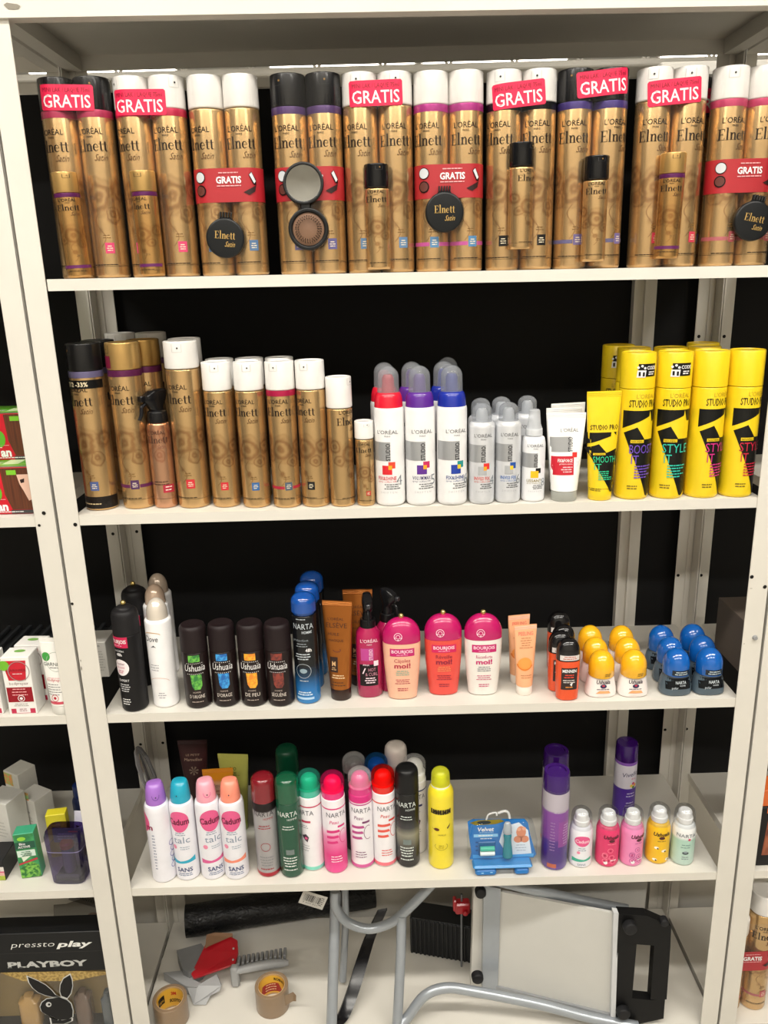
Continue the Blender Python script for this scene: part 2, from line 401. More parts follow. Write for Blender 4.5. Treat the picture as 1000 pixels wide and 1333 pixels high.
# ================================================================== the shop around the shelving
def struct(name, fn, parent=None, ang=38):
    o = part(name, parent, fn, None, ang)
    if parent is None: o['kind'] = 'structure'
    return o
FLOOR = mat('#B9B5AC', .35, kind='paint'); CEIL = mat('#E9E7E0', .8, kind='paint')
struct('floor', lambda g: box(g, -6, 7, -5, 12, -.05, 0, FLOOR))
struct('ceiling', lambda g: box(g, -6, 7, -5, 14, 3.98, 4.05, CEIL))
struct('wall_front_reflector', lambda g: box(g, -6, 7, -3.7, -3.6, 0, 4, mat('#D2CDC2', .7, kind='paint')))  # unseen plain wall, added to brighten reflections in the mirror and gold cans
struct('wall_back', lambda g: box(g, -6, 7, 13.9, 14, 0, 4, mat('#D8D5CC', .7, kind='paint')))
LAMPM = mat('#FFF6E6', .5, emit=9); 
def lamp_unit(x, y, z, lab, L_=1.2, al=0):
    t = thing('ceiling_light', lab, 'light', 'strip lights over the shop floor', (x, y, z), al)
    part('housing', t, lambda g: box(g, -L_ / 2 - .03, L_ / 2 + .03, -.11, .11, .02, .09, WHITE, .01))
    part('diffuser', t, lambda g: box(g, -L_ / 2, L_ / 2, -.085, .085, 0, .0195, LAMPM, .008))
    for s in (-.4, .4): part('hanger', t, lambda g: tube(g, [(s, 0, .09), (s, 0, 4 - z)], .003, STEEL, 6))
    return t
for i, (lx, ly) in enumerate(LAMPS): lamp_unit(lx, ly, 2.94, 'white strip light over the aisle, %s row, %s lamp' % ('near' if ly > -2 else 'far', {-.9: 'left', .5: 'middle', 1.9: 'right'}[lx]))
i = 0
for ly in (5.5, 8.2, 10.9):
    for lx in (-2.6, -.4, 1.8, 4.0): lamp_unit(lx + .3 * (i % 3), ly, 3.55, 'distant strip light through the top slot, %s row, %s lamp' % ({5.5: 'nearest', 8.2: 'second', 10.9: 'furthest'}[ly], {-2.6: 'far left', -.4: 'left', 1.8: 'right', 4.0: 'far right'}[lx]), 1.5); i += 1
def truss(g, y):
    z = 3.25
    tube(g, [(-6, y, z), (7, y, z)], .03, STEEL, 8); tube(g, [(-6, y, z + .5), (7, y, z + .5)], .03, STEEL, 8)
    x = -6
    while x < 7: tube(g, [(x, y, z), (x + .3, y, z + .5), (x + .6, y, z)], .014, STEEL, 6); x += .6
for y in (4.6, 7.0, 9.5, 12):
    o = struct('trim_1', lambda g: truss(g, y)); o['label'] = 'white steel roof truss above the shop'
t = thing('hanging_sign', 'red hanging sign glimpsed in the slot above the back panel', 'sign', None, (2.05, 9.0, 3.15))
part('sign_board', t, lambda g: box(g, -.35, .35, -.01, .01, -.12, .16, mat('#B21F2A', .5), .004))
part('hanging_wire', t, lambda g: [tube(g, [(s, 0, .16), (s, 0, .83)], .003, STEEL, 5) for s in (-.3, .3)])

# ------------------------------------------------------------------ partition behind the shelving
PB = .306
PANEL = mat('#0B0B0C', .75); PANW = mat('#CFCBC2', .5, kind='paint')
t = thing('partition', 'black partition with white steel frame behind the shelving', 'partition', None, (0, 0, 0))
part('top_rail', t, lambda g: box(g, -1.2, .905, PB, PB + .03, Z0 + .288, Z0 + .3055, STEEL, .002))
part('top_rail', t, lambda g: box(g, .935, 2.2, PB + .05, PB + .085, Z0 + .30, Z0 + .322, STEEL, .002))
for a, b in ((-1.2, -.035), (-.028, .8975), (.932, 2.2)):
    part('panel', t, lambda g: box(g, a, b, PB + .004, PB + .016, .42, Z0 + .288, PANEL))
    part('lower_panel', t, lambda g: (box(g, a, b, PB + .002, PB + .016, .19, .4195, PANW, .002), box(g, a, b, PB + .003, PB + .016, .02, .187, PANW, .002)), 'off-white lower panel')
def frame_post(g):
    z1 = Z0 + .30
    box(g, .893, .899, PB - .012, PB + .02, .02, z1, STEEL); box(g, .899, .921, PB - .004, PB + .02, .02, z1, STEEL)
    box(g, .912, .9165, PB - .012, PB - .004, .02, z1, STEEL); box(g, .921, .936, PB + .0, PB + .02, .02, z1, STEEL)
part('frame_post', t, frame_post)

# ------------------------------------------------------------------ the steel shelving bays
DEP = .2854
def upright(g, xc, dr, yf, back=False, top=Z0 + .33):
    """steel angle: corner at xc, flange towards dr; yf = outer face"""
    a, b = sorted((xc, xc + dr * .0315)); q = 1 if not back else -1
    box(g, a, b, min(yf, yf + q * .002), max(yf, yf + q * .002), .0, top, STEEL, .0006)
    a, b = sorted((xc, xc + dr * .002)); box(g, a, b, min(yf, yf + q * .032), max(yf, yf + q * .032), .0, top, STEEL, .0006)
    if back:                                 # folded rib down the middle of the rear posts
        a, b = sorted((xc + dr * .004, xc + dr * .013)); box(g, a, b, yf - .0045, yf - .002, .0, top, STEEL, .0008)
HOLE = mat('#15130F', .8)
def hole(g, x, y, z, r=.003):
    n = 10; g.add([(x + r * math.cos(2 * math.pi * k / n), y, z + r * math.sin(2 * math.pi * k / n)) for k in range(n)] + [(x + r * .8 * math.cos(2 * math.pi * k / n), y + .0004, z + r * .8 * math.sin(2 * math.pi * k / n)) for k in range(n)],
        [tuple(range(n, 2 * n))] + [(k, (k + 1) % n, (k + 1) % n + n, k + n) for k in range(n)], HOLE, False)
def shelf(g, x0, x1, S, dz=0):
    def za(x): return zs(S, max(-.1, min(1.1, x))) - .0005
    th = .0155; y0, y1 = .0, DEP - .004
    for (ya, yb, t0, t1) in ((y0, y1, -.002, 0), (y0, y0 + .0015, -th, -.002), (y1 - .0015, y1, -th, -.002)):
        vs = [(x, y, za(x) + t) for t in (t0, t1) for y in (ya, yb) for x in (x0, x1)]
        g.add(vs, [(0, 2, 3, 1), (4, 5, 7, 6), (0, 1, 5, 4), (2, 6, 7, 3), (0, 4, 6, 2), (1, 3, 7, 5)], STEEL, False)
    for xa, xb in ((x0, x0 + .0015), (x1 - .0015, x1)):
        vs = [(x, y, za(x) + t) for t in (-th, -.002) for y in (y0 + .0015, y1 - .0015) for x in (xa, xb)]
        g.add(vs, [(0, 2, 3, 1), (4, 5, 7, 6), (0, 1, 5, 4), (2, 6, 7, 3), (0, 4, 6, 2), (1, 3, 7, 5)], STEEL, False)
SX = {1: -.001, 2: .006, 3: .006, 4: .006, 5: .0292}
def hz(x): return Z0 + .3095 - .0085 * x
def header(un, x0, x1):
    def f(g):
        vs = [(x, y, z) for y in (-.0065, -.0025) for x, z in ((x0, hz(x0)), (x1, hz(x1)), (x1, Z0 + .40), (x0, Z0 + .40))]
        g.add(vs, [(0, 1, 2, 3), (7, 6, 5, 4), (0, 4, 5, 1), (1, 5, 6, 2), (2, 6, 7, 3), (3, 7, 4, 0)], STEEL, False)
        vs = [(x, y, z) for z in (0, .002) for x, y in ((x0, -.0025), (x1, -.0025), (x1, .016), (x0, .016))]
        vs = [(x, y, hz(x) + z) for x, y, z in vs]
        g.add(vs, [(0, 3, 2, 1), (4, 5, 6, 7), (0, 1, 5, 4), (1, 2, 6, 5), (2, 3, 7, 6), (3, 0, 4, 7)], STEEL, False)
    part('front_beam', un, f)
def bay(lab, x0, x1, boards, loc=(0, 0, 0)):
    un = thing('shelving_unit', lab, 'shelf', 'white steel shelving bays')
    for xc, dr in ((x0 - .032, 1), (x1 + .032, -1)):
        part('front_post', un, lambda g: upright(g, xc, dr, -.002))
        part('rear_post', un, lambda g: upright(g, xc, dr, DEP + .002, True))
    for S in boards: part('shelf_board', un, lambda g: shelf(g, x0 - SX[S], x1 + SX[S], S))
    header(un, x0 - .033 + .0005, x1 + .0325)
    part('top_board', un, lambda g: box(g, x0 - .03, x1 + .03, -.0022, DEP, Z0 + .335, Z0 + .337, STEEL))
    part('back_beam', un, lambda g: box(g, x0 - .030, x1 + .030, DEP - .008, DEP - .004, Z0 + .3135, Z0 + .335, STEEL))
    for x in (x0 - .029, x1 + .006):
        part('side_beam', un, lambda g: box(g, x, x + .024, .0, DEP - .01, Z0 + .3125, Z0 + .335, STEEL))
    part('plinth', un, lambda g: box(g, x0, x1, .0, .002, .0, zs(5) - .03, STEEL))
    return un
main = bay('white steel shelving bay in the middle filled with hair and body sprays', 0, 1.0, (1, 2, 3, 4, 5))
lb = bay('white steel shelving bay cut off by the left edge', -1.0655, -.0655, (1, 2, 3, 4, 5))
rb = bay('white steel shelving bay cut off by the right edge', 1.0655, 2.0655, (1, 2, 3, 4, 5))
def at_holes(un, pts, Y, r=.003):
    for px, py in pts:
        P = at_y(px, py, Y); part('post_hole', un, lambda g: hole(g, P.x, Y, P.z, r))
at_holes(main, [(979, 751), (98, 683), (57, 668)], -.0026)
at_holes(lb, [(94, 786), (51, 684)], -.0026, .0022)
at_holes(rb, [(996, 764)], -.0026)
at_holes(main, [(178, 692), (212, 967), (910, 438), (883, 749), (866, 950)], DEP - .0005)
at_holes(lb, [(147, 695), (183, 969)], DEP - .0005)
at_holes(rb, [(943, 438), (913, 749), (894, 949)], DEP - .0005)
P = at_y(983, 830, -.0026)
def screw(g):
    rev(g, [(-.0035, .0), (-.0035, .003), (0, .0042), (.001, 0.0042)], GREY, seg=10, xf=Matrix.Translation(P) @ Matrix.Rotation(math.radians(90), 4, 'X') @ Matrix.Diagonal((1, 1, -1, 1)))
part('screw', main, screw, 'dark screw head')
tube_dark = mat('#6C675E', .7)
for px, py, w_, h_ in ((15, 8, .022, .011), (106, 870, .0025, .010), (105, 860, .0015, .005), (969, 838, .002, .002), (978, 766, .005, .0012), (1001, 780, .002, .004)):
    P = at_y(px, py, -.0072 if py < 30 else -.0027); rn = random.Random(px)
    part('paint_chip', main, lambda g: g.add([(P.x + w_ / 2 * math.cos(a * .7) * rn.uniform(.5, 1), P.y, P.z + h_ / 2 * math.sin(a * .7) * rn.uniform(.5, 1)) for a in range(9)], [tuple(range(9))], mat('#8A8478', .8), False), 'worn grey mark in the paint')
# ================================================================== gold hairspray cans
def cap_prof(r, h): return fillet([(0, 0), (0, r), (h, r * .985), (h, r * .8), (h - .0012, r * .78), (h - .0012, 0)], .0022)
def xform(prof, dz): return [(z + dz, r) for z, r in prof]
NOTCH = mat('#C9C7C4', .4); NOTCHD = mat('#4A3E22', .4)
def elnett(parent, name, h, r, cap, band=None, sq='#B5313C', base=None, hr='auto', body=None, text=True, cap_h=.041, rot=0, notch=-.3, xf=(0, 0, 0), capmat_rough=.3, bottombar=None, rosette=True, satin=True, stick=None):
    """gold can body (part) > cap, collar, label"""
    k = h / .253; q = r / .0252; ch = cap_h * k; zt = h - ch
    bm = body or gold(h, r)
    prof = fillet([(0, 0), (0, r * .93), (.0015, r * .97), (.003, r), (zt, r), (zt, 0)], .002)
    o = part(name, parent, lambda g: rev(g, prof, bm)); o.location = xf; o.rotation_euler = (0, 0, rot)
    cm = mat(cap, capmat_rough, coat=.3) if cap[1] not in 'AB' else mat('#C8A264' if cap != '#A9813F' else '#B08A4C', .28, .7); F = ProfF([(0, r), (h, r)], r0=r)
    def fcap(g):
        rev(g, xform(cap_prof(r + .0004, ch - .0008), zt + .0008), cm)
        FC = ProfF([(0, r + .0004), (h, r + .0004)], r0=r); n = notch * r; d = mat('#2B2B2B', .5) if cap in ('#E2DFDB', '#E9E7E4') else mat('#8C6A38', .4)
        ln = NOTCH if cap in ('#E2DFDB', '#E9E7E4') else (NOTCHD if cap[1] not in '01' else mat('#2C2C2E', .3))
        for sx in (-1, 1): RC(g, FC, n + sx * .007 * q - .0004, n + sx * .007 * q + .0004, h - .015 * k, h - .0035, ln, 1)
        RC(g, FC, n - .007 * q, n + .007 * q, h - .0155 * k, h - .0148 * k, ln, 1)
        DISC(g, FC, n + .001, h - .0095 * k, .0014 * q, d, 2, n=10)
        if stick: RC(g, FC, *[v * q for v in stick[1:3]], h - .037 * k, h - .019 * k, mat(stick[0], .4), 2)
    part('cap', o, fcap)
    if band:
        part('collar', o, lambda g: rev(g, fillet([(zt - .0085 * k, r), (zt - .0085 * k, r + .0003), (zt + .0006, r + .0003), (zt + .0006, r - .001)], .0002), mat(band, .28, .3)))
    def flab(g):
        ink = mat('#20140A', .75); S = k
        if text:
            T(g, F, "L'ORÉAL", 0, .183 * S, .0072 * S, ink, w=.037 * q); T(g, F, 'PARIS', 0, .1785 * S, .0026 * S, ink, w=.009 * q)
            T(g, F, '@ELN', 0, .1620 * S, .0138 * S, ink, w=.0475 * q)
            T(g, F, 'Satin', .013 * q, .150 * S, .0085 * S, mat('#5A3A14', .6), w=.019 * q, shear=.5)
        RC(g, F, -1.9 * r, 1.9 * r, .0148 * S, .0152 * S, ink, 1); LINES(g, F, 0, .0165 * S, 2.2 * r, 1, .003, .0012 * S, ink)
        LINES(g, F, .008 * q, .055 * S, .014 * q, 2, .0032 * S, .0012 * S, mat('#7A5A2E', .5), al='c', seed=3)
        if sq:
            c = mat(sq, .35); RC(g, F, .004 * q, .017 * q, .032 * S, .046 * S, c, 2); LINES(g, F, .0105 * q, .041 * S, .009 * q, 3, .0028 * S, .0011 * S, mat('#E5D9C0', .4), 3)
            if bottombar: RC(g, F, -1.6 * r, 1.9 * r, .034 * S, .039 * S, mat(bottombar, .35), 1)
            if bottombar: RING(g, F, .0105 * q, .039 * S, .0105 * q, .0006, mat('#D9B46C', .3, .6), 3, .009 * S, n=4, a0=45, a1=405)
        if base:
            RC(g, F, -1.9 * r, 1.9 * r, .003, .022 * S, mat(base, .3), 1); LINES(g, F, 0, .010 * S, 2 * r, 1, .003, .0016, mat('#C9B48A', .4), 2)
    part('label', o, flab)
    return o
def mini(parent, kind, x, y, z, lean=0, rot=0):
    """small sample can riding on a gift pack"""
    h, r = .1345, .0165
    if kind == 'purple': o = elnett(parent, 'sample_can', h, r, '#B8924C', '#5E2358', sq=None, cap_h=.051, rot=rot, body=gold(h, r, '#BE935A'), bottombar=None, notch=.2)
    else: o = elnett(parent, 'sample_can', h, r, '#101012', None, sq=None, cap_h=.058, rot=rot, notch=.3, capmat_rough=.15, body=gold(h, r))
    o.location = (x, y, z); o.rotation_euler = (0, lean, rot)
    if kind == 'purple':
        F = ProfF([(0, r), (h, r)], r0=r); g = Geo(); RC(g, F, -1.5 * r, 1.5 * r, .0125, .0165, mat('#5E2358', .3), 2); g.build('lower_band', o)
    return o
PR, PD = .0235, .0471
FILM = mat('#FFFFFF', .08, alpha=.03); REDS = mat('#A8202A', .4, coat=.3); STK = mat('#E0244E', .35)
def stad(r, d, n=14):
    pts = []
    for s in (1, -1):
        for k in range(n + 1):
            a = -math.pi / 2 + math.pi * k / n; x = r * math.cos(a); y = r * math.sin(a)
            pts.append((s * (d / 2 + x), s * y))
    return pts
def shell(g, r, d, z0, z1, m, cap=False):
    P = stad(r, d); n = len(P); g.add([(x, y, z) for z in (z0, z1) for x, y in P], [(k, (k + 1) % n, (k + 1) % n + n, k + n) for k in range(n)], m, True)
def puff(g, F, z, u):                        # red sleeve artwork
    T(g, F, 'GRATIS', u, z + .002, .0085, WHITE, w=.034, bold=.03, k=3)
    LINES(g, F, u, z + .0145, .038, 1, .002, .0013, mat('#E9A9AC', .4), 3); LINES(g, F, u, z - .002, .038, 1, .002, .0013, mat('#E9A9AC', .4), 3, seed=5)
    DISC(g, F, -.036, z + .010, .0075, BLACK, 3); DISC(g, F, -.036, z + .010, .0065, mat('#C9CDD2', .3), 4)
    DISC(g, F, -.036, z - .007, .0075, BLACK, 3); DISC(g, F, -.036, z - .007, .006, mat('#5C2A22', .5), 4)
    PG(g, F, [(.030, z + .012), (.034, z + .016), (.040, z + .006), (.040, z - .001), (.036, z)], BLACK, 3); PG(g, F, [(.031, z + .012), (.034, z + .015), (.0395, z + .004), (.037, z + .001)], mat('#D5D9DC', .3), 4)
    PG(g, F, [(.022, z - .010), (.034, z - .004), (.040, z - .001), (.038, z - .009), (.030, z - .0135)], mat('#2A0E10', .4), 3)
def closed_compact(parent, x, z, a=0):
    o = part('compact_brush', parent, lambda g: None or [rev(g, fillet([(-.0045, 0), (-.0045, .0262), (.0045, .0262), (.0045, 0)], .003), mat('#17191B', .32), seg=40)], 'round black folding hairbrush')
    g = Geo(); box(g, -.009, .009, -.004, .004, -.0, .006, mat('#17191B', .32), .0015, Matrix.Translation((0, .027, 0)) @ Matrix.Rotation(math.radians(90), 4, 'X'))
    for k in range(5): box(g, -.008 + k * .0036, -.0062 + k * .0036, .0265, .0335, -.0038, .0042, mat('#222527', .3), .0005)
    hinge = g.build('hinge', o)
    g = Geo(); F = PlaneF((0, 0, .0047), (1, 0, 0), (0, 1, 0), (0, 0, 1)); c = mat('#D2AE68', .3, .5)
    T(g, F, '@ELN', 0, -.001, .0095, c, w=.028); T(g, F, 'Satin', .007, -.011, .007, c, w=.014, shear=.5); g.build('lettering', o)
    o.location = (x, -PR - .0055, z); o.rotation_euler = (math.radians(90), a, 0); return o
def open_compact(parent, x, z):
    blk = mat('#1A1B1C', .3)
    o = part('compact_brush', parent, lambda g: rev(g, fillet([(-.0045, 0), (-.0045, .0275), (.0045, .0275), (.0045, .0225), (.001, .022), (.001, 0)], .002), blk, seg=40), 'open black compact with mirror above brush')
    part('cushion', o, lambda g: rev(g, [(.0012, .0215), (.0022, .019), (.0028, .0)], mat('#7A5A44', .6), seg=32))
    def br(g):
        for ring_, n in ((.018, 34), (.0145, 26)):
            for k in range(n):
                a = 2 * math.pi * k / n; tube(g, [(ring_ * math.cos(a), ring_ * math.sin(a), .002), (ring_ * .86 * math.cos(a), ring_ * .86 * math.sin(a), .009)], [.0006, .0003], BLACK, 4)
    b = part('bristles', o, br); b['kind'] = 'stuff'
    lid = Matrix.Translation((-.004, .0585, -.001)) @ Matrix.Rotation(math.radians(-7), 4, 'X')
    part('lid', o, lambda g: rev(g, fillet([(-.003, 0), (-.003, .0275), (.003, .0275), (.003, .024), (.0015, .0235), (.0015, 0)], .0015), blk, seg=40, xf=lid))
    part('mirror', o, lambda g: rev(g, [(.0017, .0233), (.0018, 0)], mat('#EDF0F2', .03, 1.0), seg=40, xf=lid))
    part('hinge', o, lambda g: box(g, -.009, .004, .026, .034, -.003, .003, blk, .001))
    o.location = (x, -PR - .0065, z); o.rotation_euler = (math.radians(90), 0, 0); return o
def pack(px, label, cap, band, sq, extra, rots=(0, 0), tilt=0, Y=.0575, sleeve=False, stk=None, notches=(-.3, .3), X=None, bar=None):
    x = onY(px, 1, Y) if X is None else X; z = zs(1, x)
    p = thing('gift_pack', label, 'hairspray pack', 'hairspray gift packs on the top shelf', (x, Y, z), tilt)
    for s, r_, n_ in ((-1, rots[0], notches[0]), (1, rots[1], notches[1])):
        elnett(p, 'spray_can', .2535, PR, cap, band, sq, rot=r_, xf=(s * PD / 2, 0, 0), notch=n_, bottombar=bar)
    F = StadF(PR + .0008, PD)
    part('film_wrap', p, lambda g: shell(g, PR + .0004, PD, .001, .2535, FILM), 'clear shrink film')
    if sleeve:
        def f(g):
            shell(g, PR + .0006, PD, .0955, .1385, REDS); puff(g, F, .1175, .003)
        part('card_sleeve', p, f, 'red card sleeve')
    if stk is not None:
        u, zz, a = stk; a = math.radians(a); c, s_ = math.cos(a), math.sin(a); W_, H_ = .0355, .0155
        def f(g):
            q = [(-W_ + .002, -H_), (W_ - .002, -H_), (W_, -H_ + .002), (W_, H_ - .002), (W_ - .002, H_), (-W_ + .002, H_), (-W_, H_ - .002), (-W_, -H_ + .002)]
            PG(g, F, [(u + x_ * c - y_ * s_, zz + x_ * s_ + y_ * c) for x_, y_ in q], STK, 1.5)
            T(g, F, 'MINI LAK / LAQUE 75ml', u - .008 * s_, zz + .0065 * c, .0055, mat('#7E1026', .4), w=.062, k=3, rot=math.degrees(a) or .01)
            T(g, F, 'GRATIS', u + .010 * s_, zz - .0118, .0155, WHITE, w=.0625, k=3, rot=math.degrees(a) or .01, bold=.01)
        part('promo_sticker', p, f, 'pink-red sticker')
    if extra[0] in ('purple', 'black'):
        _, dx, dzz, lean, rr = extra
        mini(p, extra[0], dx, -PR - .0165 + .0075, dzz, lean, rr)
    elif extra[0] == 'closed': closed_compact(p, extra[1], extra[2], extra[3])
    elif extra[0] == 'open': open_compact(p, extra[1], extra[2])
    return p
W_, B_ = '#E2DFDB', '#131315'
pack(127, 'leftmost gift pack of gold cans, with black caps and pink collars', B_, '#B23A5C', '#C8406A', ('purple', -.013, .0008, -.03, .25), (-.35, -.15), stk=(-.004, .2275, -2))
pack(218, 'gift pack with white caps and crimson collars behind a sample can with purple band', W_, '#C02C4E', '#C8406A', ('purple', -.011, .0008, -.01, -.35), (-.55, -.1), stk=(-.009, .2205, -1), notches=(-.3, .75))
pack(308, 'gift pack with white caps, red sleeve and closed round brush, left of the open mirror', W_, None, '#4E6E94', ('closed', -.0065, .049, .1), (-.5, -.1), sleeve=True, notches=(2.5, 2.6))
pack(409.5, 'gift pack with black caps and purple collars showing an open mirror compact', B_, '#57406E', '#5E5A8C', ('open', -.003, .0585), (-.15, -.2), sleeve=True)
pack(497, 'gift pack with white caps behind a black-capped sample can, right of the open mirror', W_, None, '#5B7DA2', ('black', -.004, .004, 0, -.1), (-.35, -.1), stk=(-.002, .2265, 1), notches=(.15, .1))
pack(584.5, 'gift pack with white caps, magenta collars, red sleeve and closed round brush', W_, '#B03A86', '#4E7EA8', ('closed', -.0085, .077, 0), (-.35, -.1), sleeve=True, notches=(2.5, 2.6), bar='#B44E90')
pack(674.5, 'gift pack with white caps, black collars and black-capped sample can hanging high', W_, '#151517', '#1C1B1B', ('black', -.004, .027, .0, .5), (-.5, -.25), stk=(-.008, .222, 5), notches=(.1, -.1))
pack(762, 'gift pack with black caps, purple collars and pink sticker set at a slant', B_, '#4A3B7C', '#6A5F92', ('black', .001, .009, 0, -.15), (-.2, .25), stk=(.008, .234, 5), bar='#5E5A80')
pack(859, 'gift pack with white flip caps and no collars behind a sample can with purple band', W_, None, '#C23A50', ('purple', -.004, .011, .01, -.3), (-.1, .1), stk=(-.004, .222, 4), notches=(-.3, -.4))
pack(952, 'gift pack with white caps, pink collars, red sleeve and closed brush, rightmost on top shelf', W_, '#C0446A', '#B5505A', ('closed', .011, .058, .2), (.1, .25), sleeve=True, notches=(-.3, 2.5), bar='#A85A60')
pack(0, 'dark-capped gift pack standing in the second row between the two rightmost packs', B_, '#4A3B7C', '#6A5F92', ('none',), (0, 0), stk=(.0, .222, 3), Y=.118, X=.9285)

# ------------------------------------------------------------------ single gold cans on the second shelf
def single(label, h, r, cap, band=None, sq=None, rot=0, loc=(0, 0, 0), **k):
    t = thing('hairspray_can', label, 'hairspray', 'gold hairspray cans on the second shelf', loc)
    o = elnett(t, 'can_body', h, r, cap, band, sq, rot=rot, **k)
    return t
HB, RB = .2445, .0240
def band_text(parent, h, r, rot):
    F = ProfF([(0, r), (h, r)], r0=r); g = Geo(); z = h - .063
    RC(g, F, -1.7 * r, 1.7 * r, z, z + .012, BLACK, 2); T(g, F, '212 -33%', 0, z + .003, .0065, mat('#E0D2B0', .4), w=.034, k=3, bold=.02)
    o = g.build('printed_band', parent); o.rotation_euler = (0, 0, rot)
t = single('gold hairspray can with black cap, black base and black discount band', HB, RB, '#121213', '#6A6486', '#4A5A8C', -.45, put(128, 665, RB, 2), base='#1B1614', bottombar=None)
band_text(t, HB, RB + .0002, -.35)
single('gold hairspray can with gold flip cap, purple collar and maroon cap label', HB, RB, '#B98F48', '#5C1F4A', '#4A2A56', -.3, put(177, 663, RB, 2), bottombar='#5C1F4A', stick=('#6E1533', -.028, -.006), notch=-.6)
single('gold hairspray can with gold cap half hidden behind the gold-capped can', HB, RB, '#A9813F', '#5C1F4A', '#4A2A56', -.2, (lambda P: (P.x, .094, zs(2, P.x)))(at_y(186, 441, .099)))
single('gold hairspray can with black cap hidden behind the black-based can', HB, RB, '#121213', '#6A6486', '#4A5A8C', -.2, (lambda P: (P.x, .1, zs(2, P.x)))(at_y(126, 441, .1)))
for i, (px, py, Y, lab) in enumerate(((155, 428, .195, 'left of two white-capped cans at the back left corner of the second shelf'), (195, 426, .19, 'right of two white-capped cans at the back left corner of the second shelf'))):
    P = at_y(px, py, Y); single(lab, HB + .004, RB, W_, '#5A3A5E', '#4A2A56', 0, (P.x, Y, zs(2, P.x)))
single('tall gold hairspray can with white cap and red square, right of the pump bottle', HB, RB, W_, None, '#C42A34', -.35, put(250, 662, RB, 2), notch=.35)
P = at_y(239, 437, .092); single('tall white-capped gold can directly behind the one with the red square', HB, RB, W_, None, '#C42A34', 0, (P.x, .092, zs(2, P.x)))
HM, RM = .214, .0209
row = [(293, 661, '#C42A34', None, -.3, .35, 'medium gold can with white cap and small red square'), (333, 661.5, '#33629A', None, -.3, .35, 'medium gold can with white cap and blue square'),
       (373, 661.5, '#4A5A6C', '#B01E4A', -.15, -.2, 'medium gold can with white cap and crimson collar and base band'), (411, 660.5, '#1B1B1D', None, -.65, .3, 'medium gold can with white cap and black square')]
for px, py, s_, bd, ro, no, lab in row:
    single(lab, HM, RM, '#E9E7E4', bd, s_, ro, put(px, py, RM, 2), notch=no, cap_h=.049, bottombar='#A8243C' if bd else None)
for px, py, lab in ((285, 464, 'first of three white-capped cans in the row behind the medium gold cans'), (324, 463.5, 'second of three white-capped cans in the row behind the medium gold cans'), (363, 463, 'third of three white-capped cans in the row behind the medium gold cans')):
    P = at_y(px, py, .083); single(lab, HM, RM, '#E9E7E4', None, '#C42A34', 0, (P.x, .083, zs(2, P.x)), cap_h=.049)
single('slim gold hairspray can with white cap, just left of the tiny one', .190, .0186, '#E9E7E4', None, None, .75, put(446.5, 660, .0186, 2), cap_h=.060, notch=.3)
single('tiny gold hairspray can with white cap, smallest on the second shelf', .126, .0135, '#E9E7E4', None, '#B83A2C', -.1, put(477, 659, .0135, 2), cap_h=.054, notch=.4)
# the pair bottom right in the neighbouring bay
x5, y5 = on(984, 1316, 5)
p = thing('gift_pack', 'gift pack of gold cans with white cap and red sleeve at the bottom right corner', 'hairspray pack', None, (x5 - .022, y5 + PR, zs(5, 1.1)), .0)
for s in (-1, 1): elnett(p, 'spray_can', .2535 if s > 0 else .2, PR, W_, None, '#B5505A', rot=-.1, xf=(s * PD / 2, 0, 0), bottombar='#A85A60', notch=2.6)
def f(g):
    F = StadF(PR + .0008, PD); shell(g, PR + .0006, PD, .0955, .1385, REDS); puff(g, F, .1175, .003)
part('card_sleeve', p, f, 'red card sleeve'); part('film_wrap', p, lambda g: shell(g, PR + .0004, PD, .001, .2, FILM), 'clear shrink film')
# ================================================================== styling sprays, second shelf
CLEAR = mat('#E9ECEF', .06, alpha=.10); MILK = mat('#C4C8CE', .10, alpha=.24); INKG = mat('#5A5C60', .4); INKK = mat('#1B1B1D', .4)
def HX(h, **k): return mat(h, **k)
def dome_can(label, name, cat, h, r, body, zb, sh, collar, cap, paint, capmat=CLEAR, nozzle='#C9CBCE', rz=0, loc=(0, 0, 0), group=None):
    """aerosol: body to zb, shoulder/collar (z, r) list, clear overcap (z0, z1, r) over a nozzle"""
    t = thing(name, label, cat, group, loc, rz)
    prof = fillet([(0, 0), (0, r * .9), (.004, r), (zb, r)], .003) + sh
    part('can_body', t, lambda g: rev(g, prof, body))
    if collar: part('collar', t, lambda g: rev(g, collar[1], collar[0]))
    z0, z1, rc = cap
    if nozzle: part('nozzle', t, lambda g: rev(g, [(z0 - .002, 0), (z0 - .002, rc * .62), (z0 + (z1 - z0) * .55, rc * .55), (z0 + (z1 - z0) * .68, rc * .38), (z0 + (z1 - z0) * .7, 0)], HX(nozzle, rough=.3), seg=20))
    part('overcap', t, lambda g: rev(g, [(z0, rc), (z0 + (z1 - z0) * .6, rc * .97)] + dome(rc * .97, z0 + (z1 - z0) * .6, 0, z1, 8), capmat), 'clear plastic overcap' if capmat == CLEAR else None, 60)
    F = ProfF([p for p in prof if p[1] > .001], r0=r)
    part('label', t, lambda g: paint(g, F))
    return t
